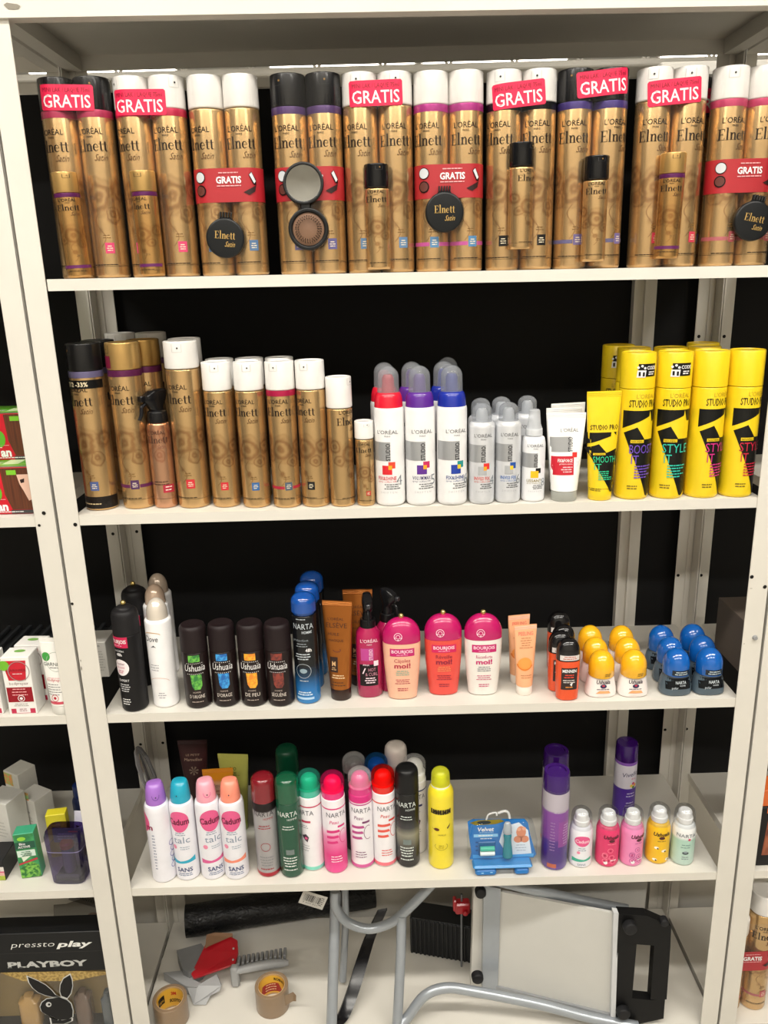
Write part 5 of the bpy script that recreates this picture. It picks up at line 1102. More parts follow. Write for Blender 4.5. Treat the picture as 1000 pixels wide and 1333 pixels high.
def m2(c, c2):
    def f(g, F):
        T(g, F, 'Ushuaïa', 0, .058, .0072, HX('#4A0E22'), w=.028, shear=.2, bold=.03); DISC(g, F, 0, .0545, .005, HX('#5A1A2A'), 3, .003); LINES(g, F, 0, .047, .020, 1, .004, .0014, HX(c2)); rn = random.Random(len(c))
        for k in range(7): a = rn.uniform(-.012, .012); z = rn.uniform(.010, .040); RING(g, F, a, z, .005, .001, HX(c2), 1, n=10); DISC(g, F, a, z, .0016, HX(c), 2, n=7)
        DISC(g, F, -.009, .010, .0035, WHITE, 2, n=8); LINES(g, F, .004, .014, .016, 1, .004, .0015, WHITE, 3)
    return f
minic('small white deodorant can with pink oval and mint swoosh', mat('#E6E6EC', .3), m1, put(758.5, 1131, .0205, 4), -.1)
minic('small raspberry-red deodorant can, second from the left of five', mat('#D9386A', .28), m2('#A81C48', '#F0809C'), put(793.5, 1130, .0205, 4), .1)
minic('small light pink deodorant can, middle of five', mat('#E688B8', .28), m2('#C04A84', '#B85A94'), put(825, 1129, .0205, 4), .35)
def m4(g, F):
    T(g, F, 'Ushuaïa', 0, .058, .0072, HX('#3A1E0E'), w=.029, shear=.2, bold=.03); DISC(g, F, 0, .0545, .005, HX('#4A1A1A'), 3, .003); LINES(g, F, 0, .047, .020, 1, .004, .0014, HX('#8A6A14'))
    for a, z, rr in ((-.008, .034, .004), (.005, .028, .0045), (-.010, .010, .004), (.013, .009, .004)): DISC(g, F, a, z, rr, HX('#F4EFE0'), 1, rr * .6); DISC(g, F, a + .002, z - .001, rr * .4, HX('#3A2A14'), 2, n=8)
minic('small golden yellow deodorant can with white flowers', mat('#E8B81E', .28), m4, put(859.5, 1126, .0205, 4))
def m5(g, F):
    T(g, F, 'NARTA', .000, .058, .0068, mat('#6A7278', .4), w=.034); DISC(g, F, .005, .054, .0025, HX('#C8406A'), 2, n=8); LINES(g, F, 0, .042, .020, 2, .005, .0016, mat('#7A9A90', .4)); DISC(g, F, 0, .027, .0055, mat('#4A565A', .4), 2, .003); DISC(g, F, 0, .029, .003, mat('#8A969A', .4), 3, .002); LINES(g, F, 0, .018, .016, 2, .004, .0014, mat('#7A868A', .4))
minic('small white and pale green deodorant can, rightmost of five', gradz([(0, '#B9CFC6'), (.4, '#B4D2C4'), (.65, '#A9CCBC'), (.72, '#E6E8E8'), (1, '#E6E8E8')], .0785), m5, put(892.5, 1128, .0205, 4), -.1)

# ================================================================== bottom shelf
zb = zs(5, .0) + .0005
# roll of black bin liners
a0 = Vector((*on(243, 1233, 5), 0)); a1 = Vector((*on(491, 1194, 5), 0)); d = (a1 - a0).normalized(); R_ = .034; yc = Vector((-d.y, d.x, 0)) * R_
t = thing('bin_bag_roll', 'roll of glossy black plastic sacks lying along the back of the bottom shelf', 'roll', None, (a0.x + yc.x, a0.y + yc.y, zb + R_), math.atan2(d.y, d.x))
def bagroll(g):
    rn = random.Random(3); vs, fs = [], []; n, m_ = 70, 40; L_ = (a1 - a0).length; ph = [rn.uniform(0, 6) for _ in range(12)]
    for i in range(n):
        x = L_ * i / (n - 1)
        for k in range(m_):
            a = 2 * math.pi * k / m_; w_ = .0005 * math.sin(2 * a + ph[0]) + .0003 * math.sin(5 * a - x * 90 + ph[1]) + rn.uniform(-.0004, .0004)
            rr = R_ - .002 + w_; vs.append((x, rr * math.cos(a), max(-R_, rr * math.sin(a) * (1.0))))
    for i in range(n - 1):
        for k in range(m_): p_, q_ = i * m_ + k, i * m_ + (k + 1) % m_; fs.append((p_, q_, q_ + m_, p_ + m_))
    g.add(vs, fs, mat('#0E0F11', .22, kind='bag'))
part('sheeting', t, bagroll, None, 70)
for x0 in (0.0006, (a1 - a0).length - .0006): part('core_tube', t, lambda g: rev(g, [(x0 - .0005, .030), (x0, .014), (x0 + .0005, .012)][::1], mat('#1A1714', .6), seg=24, xf=Matrix.Rotation(math.pi / 2, 4, 'Y')))
# barcode tag
P = at_y(407, 1173, .06); t = thing('price_tag', 'white barcode tag tilted under the fourth shelf', 'tag', None, (P.x, .06, P.z), 0, (0, math.radians(23), 0))
part('paper', t, lambda g: box(g, -.023, .023, -.0004, .0004, -.012, .017, mat('#C9C6C0', .5)))
def tg(g):
    F_ = PlaneF((0, -.0004, 0)); rn = random.Random(1); x = -.018
    while x < .012: w_ = rn.choice((.0005, .001, .0015)); RC(g, F_, x, x + w_, -.003, .012, INK, 1); x += w_ + rn.choice((.0006, .001, .0014))
    T(g, F_, '3 600 521', -.003, -.0075, .003, INK, w=.028); LINES(g, F_, .016, .011, .008, 5, .004, .0014, INK, 1)
part('print', t, tg); part('tag_string', t, lambda g: tube(g, [(-.018, 0, .016), (-.016, .004, .045)], .0006, WHITE, 5))
# parcel tape rolls
def roll(label, px, py, inner, loc=None, rz=0):
    x, y = on(px, py, 5); ro, ri, hh = .0315, .0245, .048; t = thing('tape_roll', label, 'tape', 'brown parcel tape rolls', (x, y + ro, zs(5, x)), rz)
    part('tape_winding', t, lambda g: rev(g, fillet([(0, ri + .001), (0, ro), (hh, ro), (hh, ri + .001)], .0008), mat('#8A735A', .3, coat=.3), seg=48)); 
    def core(g):
        rev(g, [(0, ri + .0008), (hh, ri + .0008), (hh + .0002, ri), (.0, ri)], mat('#C9A87E', .6), seg=40)
    part('cardboard_core', t, core, 'cardboard core')
    def lin_(g):
        r_ = ri - .0004; y_ = HX('#E8B840', rough=.4); n = 40
        for k in range(n):
            a, b = 2 * math.pi * k / n, 2 * math.pi * (k + 1) / n; g.add([(r_ * math.sin(q), -r_ * math.cos(q), z) for z in (.004, hh - .003) for q in (a, b)], [(0, 1, 3, 2)], y_, True)
        class InF:
            def map(s, u, z, k): q = math.pi - u / r_; rr = r_ - .0003 * k; return (rr * math.sin(q), -rr * math.cos(q), z)
        F_ = InF()
        if inner == 'a': RC(g, F_, -.034, -.018, .018, .036, BLACK, 1); T(g, F_, 'tape', -.026, .023, .007, y_, w=.012, k=2); T(g, F_, '3M', .000, .030, .007, HX('#C8321E'), w=.010, k=2, bold=.04); T(g, F_, 'SCOTCH', .004, .014, .007, BLACK, w=.026, k=2, bold=.04, shear=.2); RC(g, F_, .024, .030, .020, .038, BLACK, 1)
        else: PG(g, F_, [(-.030, .008), (.012, .008), (.018, .014), (.010, .028), (-.024, .028)], HX('#A8281E'), 1); LINES(g, F_, -.006, .024, .028, 3, .006, .0022, mat('#E8C8A0', .4), 2); T(g, F_, '3M', .028, .024, .007, HX('#C8321E'), w=.010, k=2, bold=.04); T(g, F_, 'ROBUSTE', .016, .034, .006, BLACK, w=.030, k=2, bold=.03)
    part('inner_label', t, lin_, 'yellow printed lining'); return t
roll('brown parcel tape roll with yellow lining at the left front of the bottom shelf', 219, 1345, 'a')
x, y = on(353, 1327, 5)
tr = roll('brown parcel tape roll under the grip of the tape gun, end of tape lifted', 353, 1327, 'b')
part('loose_end', tr, lambda g: g.add([(.026, -.018, .016), (.026, -.018, .040), (.040, -.012, .020), (.042, -.012, .042), (.047, -.018, .026), (.048, -.018, .040)], [(0, 1, 3, 2), (2, 3, 5, 4)], mat('#8A735A', .3, alpha=.85)), 'loose end of tape')
# tape gun: grey frame, red plate, ribbed grip
x0, y0 = on(262, 1312, 5); GR = mat('#9B9C9D', .4); GRD = mat('#7D7E80', .45)
t = thing('tape_dispenser', 'grey and red hand-held parcel tape gun lying between the two tape rolls', 'tape dispenser', None, (0, 0, 0))
def X3(px, py, z): P = at_z(px, py, zb + z); return P
def slab(g, pix, z0, z1, m, bev=0):          # outline (as points in the plane of its top face) given thickness
    top = [X3(px, py, z1) for px, py in pix]; n = len(top); vs = [tuple(p) for p in top] + [(p.x, p.y, zb + z0) for p in top]
    g.add(vs, [tuple(range(n)), tuple(range(n, 2 * n))[::-1]] + [(k, (k + 1) % n, (k + 1) % n + n, k + n) for k in range(n)], m, False)
part('side_frame', t, lambda g: (slab(g, [(230, 1237), (262, 1228), (273, 1243), (262, 1258), (246, 1266), (238, 1262)], .002, .034, GRD), slab(g, [(213, 1266), (248, 1262), (252, 1275), (262, 1280), (256, 1285), (242, 1284)], .001, .020, GR)), 'grey side frame')
def shield(g):
    pts = [X3(243, 1284, .018), X3(257, 1283, .020), X3(282, 1268, .024), X3(288, 1283, .018), X3(286, 1290, .014), X3(274, 1296, .012), X3(268, 1308, .002), X3(252, 1308, .002)]
    n = len(pts); off = Vector((0, .004, -.002)); vs = [tuple(p) for p in pts] + [tuple(p + off) for p in pts]
    g.add(vs, [tuple(range(n)), tuple(range(n, 2 * n))[::-1]] + [(k, (k + 1) % n, (k + 1) % n + n, k + n) for k in range(n)], GR, False)
part('cutter_guard', t, shield, 'grey curved cutter guard')
RD = mat('#B01824', .3, coat=.3)
def plate(g):
    pts = [X3(249, 1268, .030), X3(252, 1273, .029), X3(306, 1254, .046), X3(310, 1240, .050), X3(309, 1224, .054), X3(298, 1218, .056), X3(270, 1224, .052), X3(264, 1237, .046)]
    n = len(pts); off = Vector((.0005, .001, -.005)); vs = [tuple(p) for p in pts] + [tuple(p + off) for p in pts]
    g.add(vs, [tuple(range(n)), tuple(range(n, 2 * n))[::-1]] + [(k, (k + 1) % n, (k + 1) % n + n, k + n) for k in range(n)], RD, False)
part('red_plate', t, plate, 'red cover plate')
def tapebit(g):
    pts = [X3(267, 1235, .052), X3(269, 1217, .058), X3(280, 1214, .060), X3(303, 1215, .060), X3(303, 1221, .058), X3(300, 1220, .057), X3(272, 1232, .053)]; g.add([tuple(p + Vector((0, -.0005, .001))) for p in pts], [tuple(range(7))], mat('#8C6A50', .4), False)
part('tape_strip', t, tapebit, 'strip of brown tape over the plate')
def pins(g):
    for px, py in ((304, 1235), (303.5, 1249.5)):
        P = X3(px, py, .0545 if py < 1240 else .0505); rev(g, [(P.z, .0022), (P.z + .0015, .0018), (P.z + .002, 0)], mat('#D8D8DA', .3, .6), seg=10, cx=P.x, cy=P.y)
part('rivets', t, pins, 'bright rivets')
def grip(g):
    pts = [X3(305, 1257, .052), X3(312, 1262, .052), X3(368, 1251, .060), X3(376, 1246, .060), X3(377, 1238, .060), X3(374, 1236, .060)]
    A = [X3(306, 1259, .046), X3(375, 1248, .046)]
    path = [A[0].lerp(A[1], k / 8) + Vector((0, 0, -.010 + .004 * math.sin(k / 8 * 3.1))) for k in range(9)]; tube(g, path, [.006, .0075, .0082, .0086, .0088, .0088, .0086, .008, .005], GR, 14)
    b = X3(304, 1262, .040); box(g, b.x - .006, b.x + .010, b.y - .006, b.y + .010, zb + .001, zb + .046, GR, .003)
    b = X3(300, 1282, .018)
part('grip', t, grip, 'grey moulded handle')
for k in range(11):
    P = X3(310 + k * 6.0, 1257 - k * 1.1, .046); P = Vector((P.x, P.y + .008, zb + .046)); part('grip_rib', t, lambda g: box(g, P.x - .0028, P.x + .0028, P.y - .006, P.y + .014, P.z - .012, P.z + .003, GRD, .001))
# black strap
t = thing('strap', 'flat black strap draped down behind the stool legs', 'strap', None, (0, 0, 0))
def Y3b(px, py, Y):
    P = at_y(px, py, Y); P.z = max(P.z, zs(5, P.x) + .006); return P
def strap(g):
    c = [((498, 1186), .17), ((482, 1222), .14), ((472, 1252), .10), ((460, 1290), .06), ((446, 1325), .03), ((432, 1350), .01)]; pl = [Y3b(p[0], p[1], y) for p, y in c]; pl = spline(pl, 6); vs, fs = [], []
    for i, p in enumerate(pl):
        q = i / (len(pl) - 1); w_ = .0095 + .003 * math.sin(q * 3.14); 
        for s, dy in ((-1, 0), (1, .004 * math.sin(q * 5)), (1, .006), (-1, .006)): vs.append((p.x + s * w_, p.y + dy, p.z + s * .002))
    for i in range(len(pl) - 1):
        for k in range(4): fs.append((i * 4 + k, i * 4 + (k + 1) % 4, (i + 1) * 4 + (k + 1) % 4, (i + 1) * 4 + k))
    g.add(vs, fs, mat('#17171A', .25, coat=.3))
part('webbing', t, strap)
# black blocks at the back
def block(label, x0, x1, yy, ztop, m, name='black_box', ridges=False):
    A, B = at_y(x0, 1190, yy), at_y(x1, 1190, yy); t = thing(name, label, 'box', None, ((A.x + B.x) / 2, yy, zs(5, A.x))); w_ = (B.x - A.x) / 2
    part('body', t, lambda g: box(g, -w_, w_, 0, .05, 0, ztop, m, .003)); t.rotation_euler = (0, 0, -.25 if ridges else 0)
    if ridges:
        for k in range(int(2 * w_ / .009)): part('rib', t, lambda g: box(g, -w_ + .002 + k * .009, -w_ + .0065 + k * .009, -.004, .0, .004, ztop + .002, mat('#1C1D1F', .4), .001))
    else: part('lid', t, lambda g: box(g, -w_ - .002, w_ + .002, -.003, .052, ztop + .0005, ztop + .012, mat('#161618', .3), .002))
    return t
block('black ribbed rubber block behind the stool, left of the red clamp', 532, 618, .165, .088, mat('#1A1B1C', .5), 'ribbed_block', True)
P = at_y(601, 1180, .145); t = thing('clamp', 'red plastic clamp on a thin grey rod beside the ribbed block', 'clamp', None, (P.x, .145, zs(5, P.x)))
hz_ = P.z - zs(5, P.x)
part('rod', t, lambda g: tube(g, [(0, 0, 0), (0, 0, hz_ + .03)], .0022, mat('#7E8084', .3, .6), 10), 'grey rod')
part('jaw', t, lambda g: (box(g, -.013, .016, -.010, .010, hz_ - .012, hz_ + .013, RD, .003), box(g, -.017, -.010, -.008, .008, hz_ - .006, hz_ + .02, RD, .002)), 'red jaw'); part('knob', t, lambda g: rev(g, fillet([(0, 0), (0, .005), (.006, .005), (.006, 0)], .001), RD, seg=14, xf=Matrix.Translation((.006, -.010, hz_ - .004)) @ Matrix.Rotation(math.pi / 2, 4, 'X')))
# folded step stool lying on its side
SG = mat('#9DA3AA', .28, .35, coat=.3); t = thing('step_stool', 'folded grey tubular step stool with pale tread lying on the bottom shelf', 'step stool', None, (0, 0, 0))
def Y3(px, py, Y, c=.0105):
    P = at_y(px, py, Y); P.z = max(P.z, zs(5, P.x) + c); return P
TR = .0078
part('leg_loop', t, lambda g: tube(g, spline([Y3(436, 1160, .075), Y3(437, 1180, .07), Y3(452, 1200, .066), Y3(480, 1209, .062), Y3(509, 1201, .060), Y3(530, 1184, .060), Y3(556, 1158, .062), Y3(590, 1120, .068)], 7), .0088, SG, 16), 'bent grey tube')
part('rear_leg', t, lambda g: tube(g, [Y3(437, 1162, .090), Y3(436, 1200, .075), Y3(434, 1260, .045), Y3(432, 1344, .006)], .0098, SG, 16), 'grey tube leg')
part('rear_leg_back', t, lambda g: tube(g, [Y3(449, 1150, .125), Y3(450, 1200, .123), Y3(447, 1290, .11)], .007, SG, 12), 'grey tube leg').name = 'rear_leg'
part('front_leg', t, lambda g: tube(g, [Y3(523, 1192, .058), Y3(522, 1240, .040), Y3(519, 1300, .018), Y3(517, 1346, .002)], .0090, SG, 16), 'grey tube leg')
part('lower_rail', t, lambda g: tube(g, spline([Y3(512, 1350, -.004), Y3(530, 1325, .012), Y3(552, 1297, .024), Y3(580, 1286, .028), (Y3(620, 1291, .026)), Y3(700, 1307, .016), Y3(770, 1325, .004), Y3(830, 1341, -.008)], 6), .0092, SG, 16), 'bent grey tube')
part('upper_rail', t, lambda g: tube(g, [Y3(622, 1140, .06), Y3(700, 1160, .06), Y3(760, 1173, .058), Y3(817, 1184, .056)], .0092, SG, 16), 'grey tube')
def quadslab(g, pix, Y, th, m, dYs=None):
    pts = [Y3(px, py, Y + (dYs[i] if dYs else 0), .001) for i, (px, py) in enumerate(pix)]; n = len(pts); vs = [tuple(p) for p in pts] + [(p.x, p.y + th, p.z) for p in pts]
    g.add(vs, [tuple(range(n)), tuple(range(n, 2 * n))[::-1]] + [(k, (k + 1) % n, (k + 1) % n + n, k + n) for k in range(n)], m, False)
part('tread', t, lambda g: quadslab(g, [(648, 1160), (804, 1190), (800, 1326), (644, 1286)], .0, .006, mat('#C4C3BE', .55, kind='paint'), [.066, .014, .008, .062]), 'pale grey tread panel')
part('tread_frame', t, lambda g: (quadslab(g, [(630, 1153), (652, 1157), (648, 1292), (628, 1290)], .058, .018, SG), quadslab(g, [(799, 1188), (806, 1189), (801, 1336), (795, 1334)], .0, .012, mat('#C9CBCD', .35), [.008, .006, 0, 0.001]), quadslab(g, [(646, 1284), (799, 1322), (799, 1328), (646, 1290)], .0, .010, mat('#8A8C8E', .4), [.058, .004, .002, .056])), 'grey tread frame')
part('side_panel', t, lambda g: quadslab(g, [(617, 1152), (632, 1153), (629, 1291), (613, 1288)], .074, .02, mat('#C9C7C1', .5, kind='paint')), 'pale side panel')
part('back_panel', t, lambda g: quadslab(g, [(640, 1140), (844, 1142), (838, 1194), (700, 1185)], .135, .004, mat('#B4B2AC', .5, kind='paint')), 'pale upper panel')
BP = mat('#09090A', .55)
def hinge(g):
    for pix in ([(806, 1190), (842, 1192), (874, 1206), (873, 1232), (852, 1231), (824, 1229), (804, 1226)], [(802, 1297), (848, 1302), (866, 1300), (864, 1326), (832, 1333), (806, 1334), (799, 1334)], [(804, 1226), (829, 1230), (823, 1299), (800, 1298)], [(852, 1231), (873, 1232), (868, 1301), (847, 1301)]): quadslab(g, pix, .004, .018, BP)
part('corner_bracket', t, hinge, 'black plastic bracket with slot')
for px, py, yy, r_ in ((626, 1163, .052, .0105), (622, 1274, .052, .0115), (821, 1209, -.008, .0125), (812, 1320, -.008, .0125), (865, 1201, -.004, .008)):
    P = Y3(px, py, yy); part('rubber_foot', t, lambda g: rev(g, fillet([(0, 0), (0, r_), (.014, r_ * .92), (.014, 0)], .003), mat('#1A1A1C', .55), seg=24, xf=Matrix.Translation((P.x, P.y + .010, P.z)) @ Matrix.Rotation(math.pi / 2, 4, 'X')), 'dark rubber foot')
# ================================================================== left neighbouring bay
def carton(name, label, cat, w_, d_, h_, m, loc, rz=0, paint=None, top=None, group=None, rot=None, flap=True):
    t = thing(name, label, cat, group, loc, rz, rot); part('carton', t, lambda g: box(g, -w_ / 2, w_ / 2, -d_ / 2, d_ / 2, 0, h_, m, .0008))
    if paint: part('front_print', t, lambda g: paint(g, PlaneF((0, -d_ / 2, 0))))
    if top: part('top_print', t, lambda g: top(g, PlaneF((0, 0, h_), (1, 0, 0), (0, 1, 0), (0, 0, 1))))
    return t
CW = mat('#E9E7E3', .5, kind='card')
def dye(g, F):
    W2, H = .085, HD; RC(g, F, -W2 + .001, W2 - .001, .001, H - .001, HX('#C41428'), 1); g2 = hair('#1E0E0A', '#7A4228')
    PG(g, F, [(HS + .008, .007), (.084, .007), (.084, H - .001), (HS - .002, H - .001), (HS, .03)], g2, 2)
    PG(g, F, [(.066, .060), (.084, .060), (.084, .022), (.079, .020), (.073, .036), (.069, .045)], HX('#E0B8A4'), 3); PG(g, F, [(.070, .052), (.077, .054), (.076, .048), (.071, .047)], HX('#2A1512'), 4)
    RC(g, F, .052, .066, H - .011, H - .004, HX('#7AC02E'), 4); RC(g, F, HS + .006, .084, .001, .0065, mat('#3A3A3A', .4), 4); LINES(g, F, .045, .0032, .07, 1, .003, .0012, WHITE, 5)
    T(g, F, 'an', HS - .006, .006, .013, WHITE, w=.016, bold=.04, k=4); RC(g, F, -W2 + .001, HS, .0225, .0232, mat('#F0B0B4', .4), 3); LINES(g, F, HS - .02, .019, .03, 1, .003, .0014, mat('#F0B0B4', .4), 4)
    DISC(g, F, HS - .013, .033, .009, HX('#5AA82A'), 3, .013); 
def dyet(g, F):
    RC(g, F, -.0845, .0845, -.0395, .0395, HX('#63B52C'), 1)
    for k, c in enumerate(('#A6DC6A', '#4A9A1E', '#A6DC6A')): PG(g, F, [(-.08, -.025 + k * .022), (.08, -.022 + k * .022), (.08, -.018 + k * .022), (-.08, -.021 + k * .022)], HX(c), 2)
    RC(g, F, .038, .062, -.02, .012, mat('#CDE8B0', .4), 3); T(g, F, 'NUTRISSE', .010, -.018, .012, WHITE, w=.05, k=4); RC(g, F, -.0845, .0845, -.0395, -.034, mat('#8A8A84', .4), 3)
LBX = -.070 - .085; HS = at_y(6, 640, .015).x - LBX; HD = at_y(30, 608, .015).z - zs(2, -.1)
d1 = carton('hair_dye_box', 'red hair colour box with green lid and brown hair, lower of the stack', 'hair dye', .170, .080, HD, mat('#C41428', .4), (LBX, .055, zs(2, -.1)), .0, dye, dyet, 'hair colour boxes')
clone(d1, (LBX - .006, .106, zs(2, -.1) + HD + .0003), 'red hair colour box with green lid and brown hair, upper of the stack', .0)
# third shelf left: face cream boxes, tube, ribbed tray
def crm(g, F):
    r_ = HX('#C4182C'); PG(g, F, [(-.020, .094), (.017, .094), (.013, .060), (-.014, .060)], r_, 1); DISC(g, F, -.018, .086, .0085, HX('#6FB52E'), 3); RING(g, F, .004, .076, .017, .0012, mat('#9A8A88', .4), 4); T(g, F, 'GARNIER', 0, .0755, .0045, HX('#8A1020'), w=.032, k=3); LINES(g, F, .002, .071, .024, 1, .003, .001, WHITE, 3)
    T(g, F, 'bodyrepair', .001, .0525, .005, HX('#8A6A68'), w=.030, k=2); PG(g, F, [(-.020, .022), (.020, .022), (.020, .048), (-.020, .048)], mat('#9C1424', .25, .3), 1); LINES(g, F, 0, .044, .030, 3, .005, .0016, mat('#E8A0A4', .4), 2); RING(g, F, .001, .0285, .0055, .0009, WHITE, 2); DISC(g, F, .001, .0285, .0025, WHITE, 3, n=8)
    LINES(g, F, 0, .018, .030, 2, .003, .0014, mat('#B0A8A4', .4)); RC(g, F, -.018, .020, .002, .0105, HX('#B8284A'), 1); RC(g, F, -.010, .012, .003, .013, mat('#EDE4E4', .4), 2); LINES(g, F, .001, .009, .016, 2, .003, .0013, HX('#8A5A60'), 3)
def crt(g, F): DISC(g, F, .0, .004, .009, HX('#7FB25A'), 1, .005)
GX, GY = on(30, 930, 3)
t3 = carton('cream_box', 'white and red hand cream box with green dot, front one', 'cosmetics box', .044, .036, .100, CW, (GX, GY + .02, zs(3)), .0, crm, crt, 'white and red cream boxes')
clone(t3, (GX + .004, GY + .062, zs(3)), 'white and red hand cream box standing behind the front one', -.05)
clone(t3, (GX - .056, GY + .022, zs(3)), 'white and red hand cream box cut by the left edge of the photo', .05)
def crtube(g, F):
    DISC(g, F, -.012, .098, .0072, HX('#3F9A44'), 1); RING(g, F, .004, .090, .016, .0008, mat('#A9B4A8', .4), 1); T(g, F, 'GARNIER', .000, .0835, .0058, mat('#5A605A', .4), w=.034, k=2); LINES(g, F, .002, .080, .024, 1, .003, .001, INKG); LINES(g, F, -.001, .063, .03, 1, .004, .0008, HX('#D88A94')); T(g, F, 'bodyrepair', .001, .058, .005, HX('#C8283C'), w=.028, k=2)
    LINES(g, F, -.013, .052, .026, 5, .0042, .0014, mat('#8A8A8A', .4), al='l'); RING(g, F, -.002, .030, .006, .0009, HX('#B8283C'), 2); DISC(g, F, -.002, .030, .0025, HX('#B8283C'), 2, n=8); RC(g, F, -.016, .016, .0195, .024, HX('#C84A5C'), 1)
x, y = on(80, 932, 3); squeeze('hand_cream_tube', 'white hand cream tube with green dot beside the left post', 'hand cream', .128, .0165, .0225, .0145, .0165, mat('#EDEBE6', .35), mat('#D9D7D0', .35), crtube, (x - .003, y + .0165, zs(3)), -.15)
t = thing('ribbed_tray', 'dark grey ribbed tray at the back of the left bay', 'tray', None, (-.16, .215, zs(3)), 0, (0, 0, 0))
part('tray_base', t, lambda g: box(g, -.12, .105, -.06, .06, 0, .028, mat('#26282A', .5), .002))
for k in range(11): part('rib', t, lambda g: box(g, -.112 + k * .020, -.105 + k * .020, -.062, .062, .0285, .036, mat('#3A3D40', .45), .001, Matrix.Rotation(0, 4, 'Z')))
# cartons visible between the posts on shelf 3 (stand on the left bay, at its right end)
def lines_side(g, F): T(g, F, 'Textes', .0, .058, .004, INKG, w=.014); LINES(g, F, .0, .048, .026, 8, .005, .0014, mat('#A09E98', .4))
carton('paper_box', 'white printed box seen between the left posts on the third shelf', 'box', .034, .05, .066, mat('#C9C6BF', .5, kind='card'), (-.052, .150, zs(3)), .0, lines_side)
# fourth shelf left
gx, gy = on(40, 1143, 4)
def grn(g, F):
    RC(g, F, -.0165, .0165, .001, .089, mottled('#3E9A5A', '#2C7A44', 60), 1); RC(g, F, -.0165, .0165, .060, .074, HX('#14503A'), 2); T(g, F, 'Bio', -.004, .068, .0045, WHITE, w=.010, k=3, bold=.02); T(g, F, 'ACTIVE', -.002, .0618, .0045, WHITE, w=.020, k=3, bold=.02)
    RC(g, F, -.0155, .0145, .044, .057, mat('#CFE0D4', .4), 2); LINES(g, F, 0, .053, .024, 3, .0038, .0014, HX('#3E7A5A'), 3); PG(g, F, [(-.016, .028), (.016, .036), (.016, .040), (-.016, .031)], HX('#B8283C'), 3); PG(g, F, [(-.0165, .001), (.0165, .001), (.0165, .024), (.004, .034), (-.0165, .020)], mottled('#7AB84A', '#1E6A2A', 160), 2); PG(g, F, [(-.008, .034), (.008, .046), (.004, .056), (-.010, .044)], mat('#D9E4D0', .4), 2); DISC(g, F, -.004, .080, .007, HX('#8CC83A'), 2, .004)
carton('cosmetics_carton', 'slim green plant-printed carton leaning beside the purple pack', 'cosmetics box', .034, .024, .090, mat('#3FA07A', .4), (gx, gy + .014, zs(4) + .0008), 0, grn, None, None, (0, -.03, .12))
# purple clear pack with lipstick-like bottle
px_, py_ = on(88, 1153, 4); t = thing('gift_box', 'clear purple gift pack with a red-capped tube inside, beside the left post', 'gift box', None, (px_, py_ + .022, zs(4)), -.05)
PCL = mat('#5A4A80', .1, alpha=.10)
S8 = [(0, .026, .017, 5), (.003, .028, .019, 5), (.050, .030, .020, 5), (.092, .032, .020, 5), (.100, .030, .018, 4), (.102, .026, .014, 4)]
part('clear_case', t, lambda g: loft(g, S8, PCL, 36), 'translucent purple case'); part('base_insert', t, lambda g: box(g, -.022, .022, -.014, .014, .0025, .015, mat('#2E2A4A', .4), .003), 'dark purple base insert')
part('inner_tube', t, lambda g: rev(g, fillet([(.0155, 0), (.0155, .0105), (.064, .0105), (.064, 0)], .001), mat('#8A8A98', .25, .5), seg=24)); part('inner_cap', t, lambda g: rev(g, [(.0642, 0), (.0642, .0115), (.072, .0115), (.075, .009), (.075, 0)], HX('#A81830'), seg=24), 'red cap'); part('band', t, lambda g: loft(g, [(.066, .0308, .0206, 5), (.0675, .0308, .0206, 5)], mat('#9A94C4', .2, alpha=.7), 36, False)); part('upper_card', t, lambda g: (box(g, -.024, .024, .004, .006, .068, .096, mat('#3A3568', .4)), RC(g, PlaneF((0, .004, 0)), .004, .020, .089, .0915, HX('#C8284A'), 1), LINES(g, PlaneF((0, .004, 0)), -.002, .084, .036, 3, .005, .002, mat('#8A84B4', .4), 1)), 'printed card')
# pale pack and blue item behind it
P = at_y(118, 1100, .075); t = thing('cosmetics_pack', 'pale plastic pack half hidden between the purple pack and the left post', 'cosmetics pack', None, (P.x - .004, .082, zs(4)), -.1)
part('pouch', t, lambda g: loft(g, [(0, .020, .012, 3), (.01, .022, .014, 3), (.06, .023, .013, 3), (.090, .020, .005, 3), (.096, .020, .001, 4)], mat('#D0CEDC', .25), 24)); part('pouch_print', t, lambda g: (PG(g, PlaneF((0, -.0145, 0)), [(-.012, .078), (-.006, .076), (-.011, .072)], INKK, 1), LINES(g, PlaneF((0, -.0145, 0)), -.002, .064, .024, 3, .007, .0014, INKG, 1), DISC(g, PlaneF((0, -.0145, 0)), .004, .022, .009, HX('#9A4A3A'), 1, .012)))
P = at_y(104, 1040, .135); t = thing('blue_bottle', 'dark blue bottle top peeking out beside the left post on the fourth shelf', 'bottle', None, (P.x, .14, zs(4))); part('bottle', t, lambda g: rev(g, fillet([(0, 0), (0, .016), (.08, .016), (.088, .012), (.088, 0)], .003), mat('#16234E', .3), seg=24)); part('cap', t, lambda g: rev(g, fillet([(.0882, 0), (.0882, .0125), (.112, .012), (.112, 0)], .002), mat('#1E2F66', .25), seg=24))
P = at_y(70, 1060, .085); carton('yellow_box', 'yellow carton mostly hidden behind the purple pack', 'cosmetics box', .034, .02, .088, mat('#D8CC2E', .45, kind='card'), (P.x, .095, zs(4)), .15, lambda g, F: LINES(g, F, 0, .07, .02, 5, .008, .002, HX('#8A8420')))
def sp(g, F): RC(g, F, -.008, .010, .088, .104, mottled('#E07A4A', '#8AC07A', 120), 1); T(g, F, 'eau', .0, .06, .006, INKG, w=.012); LINES(g, F, 0, .050, .028, 5, .007, .0014, mat('#B0ADA4', .4))
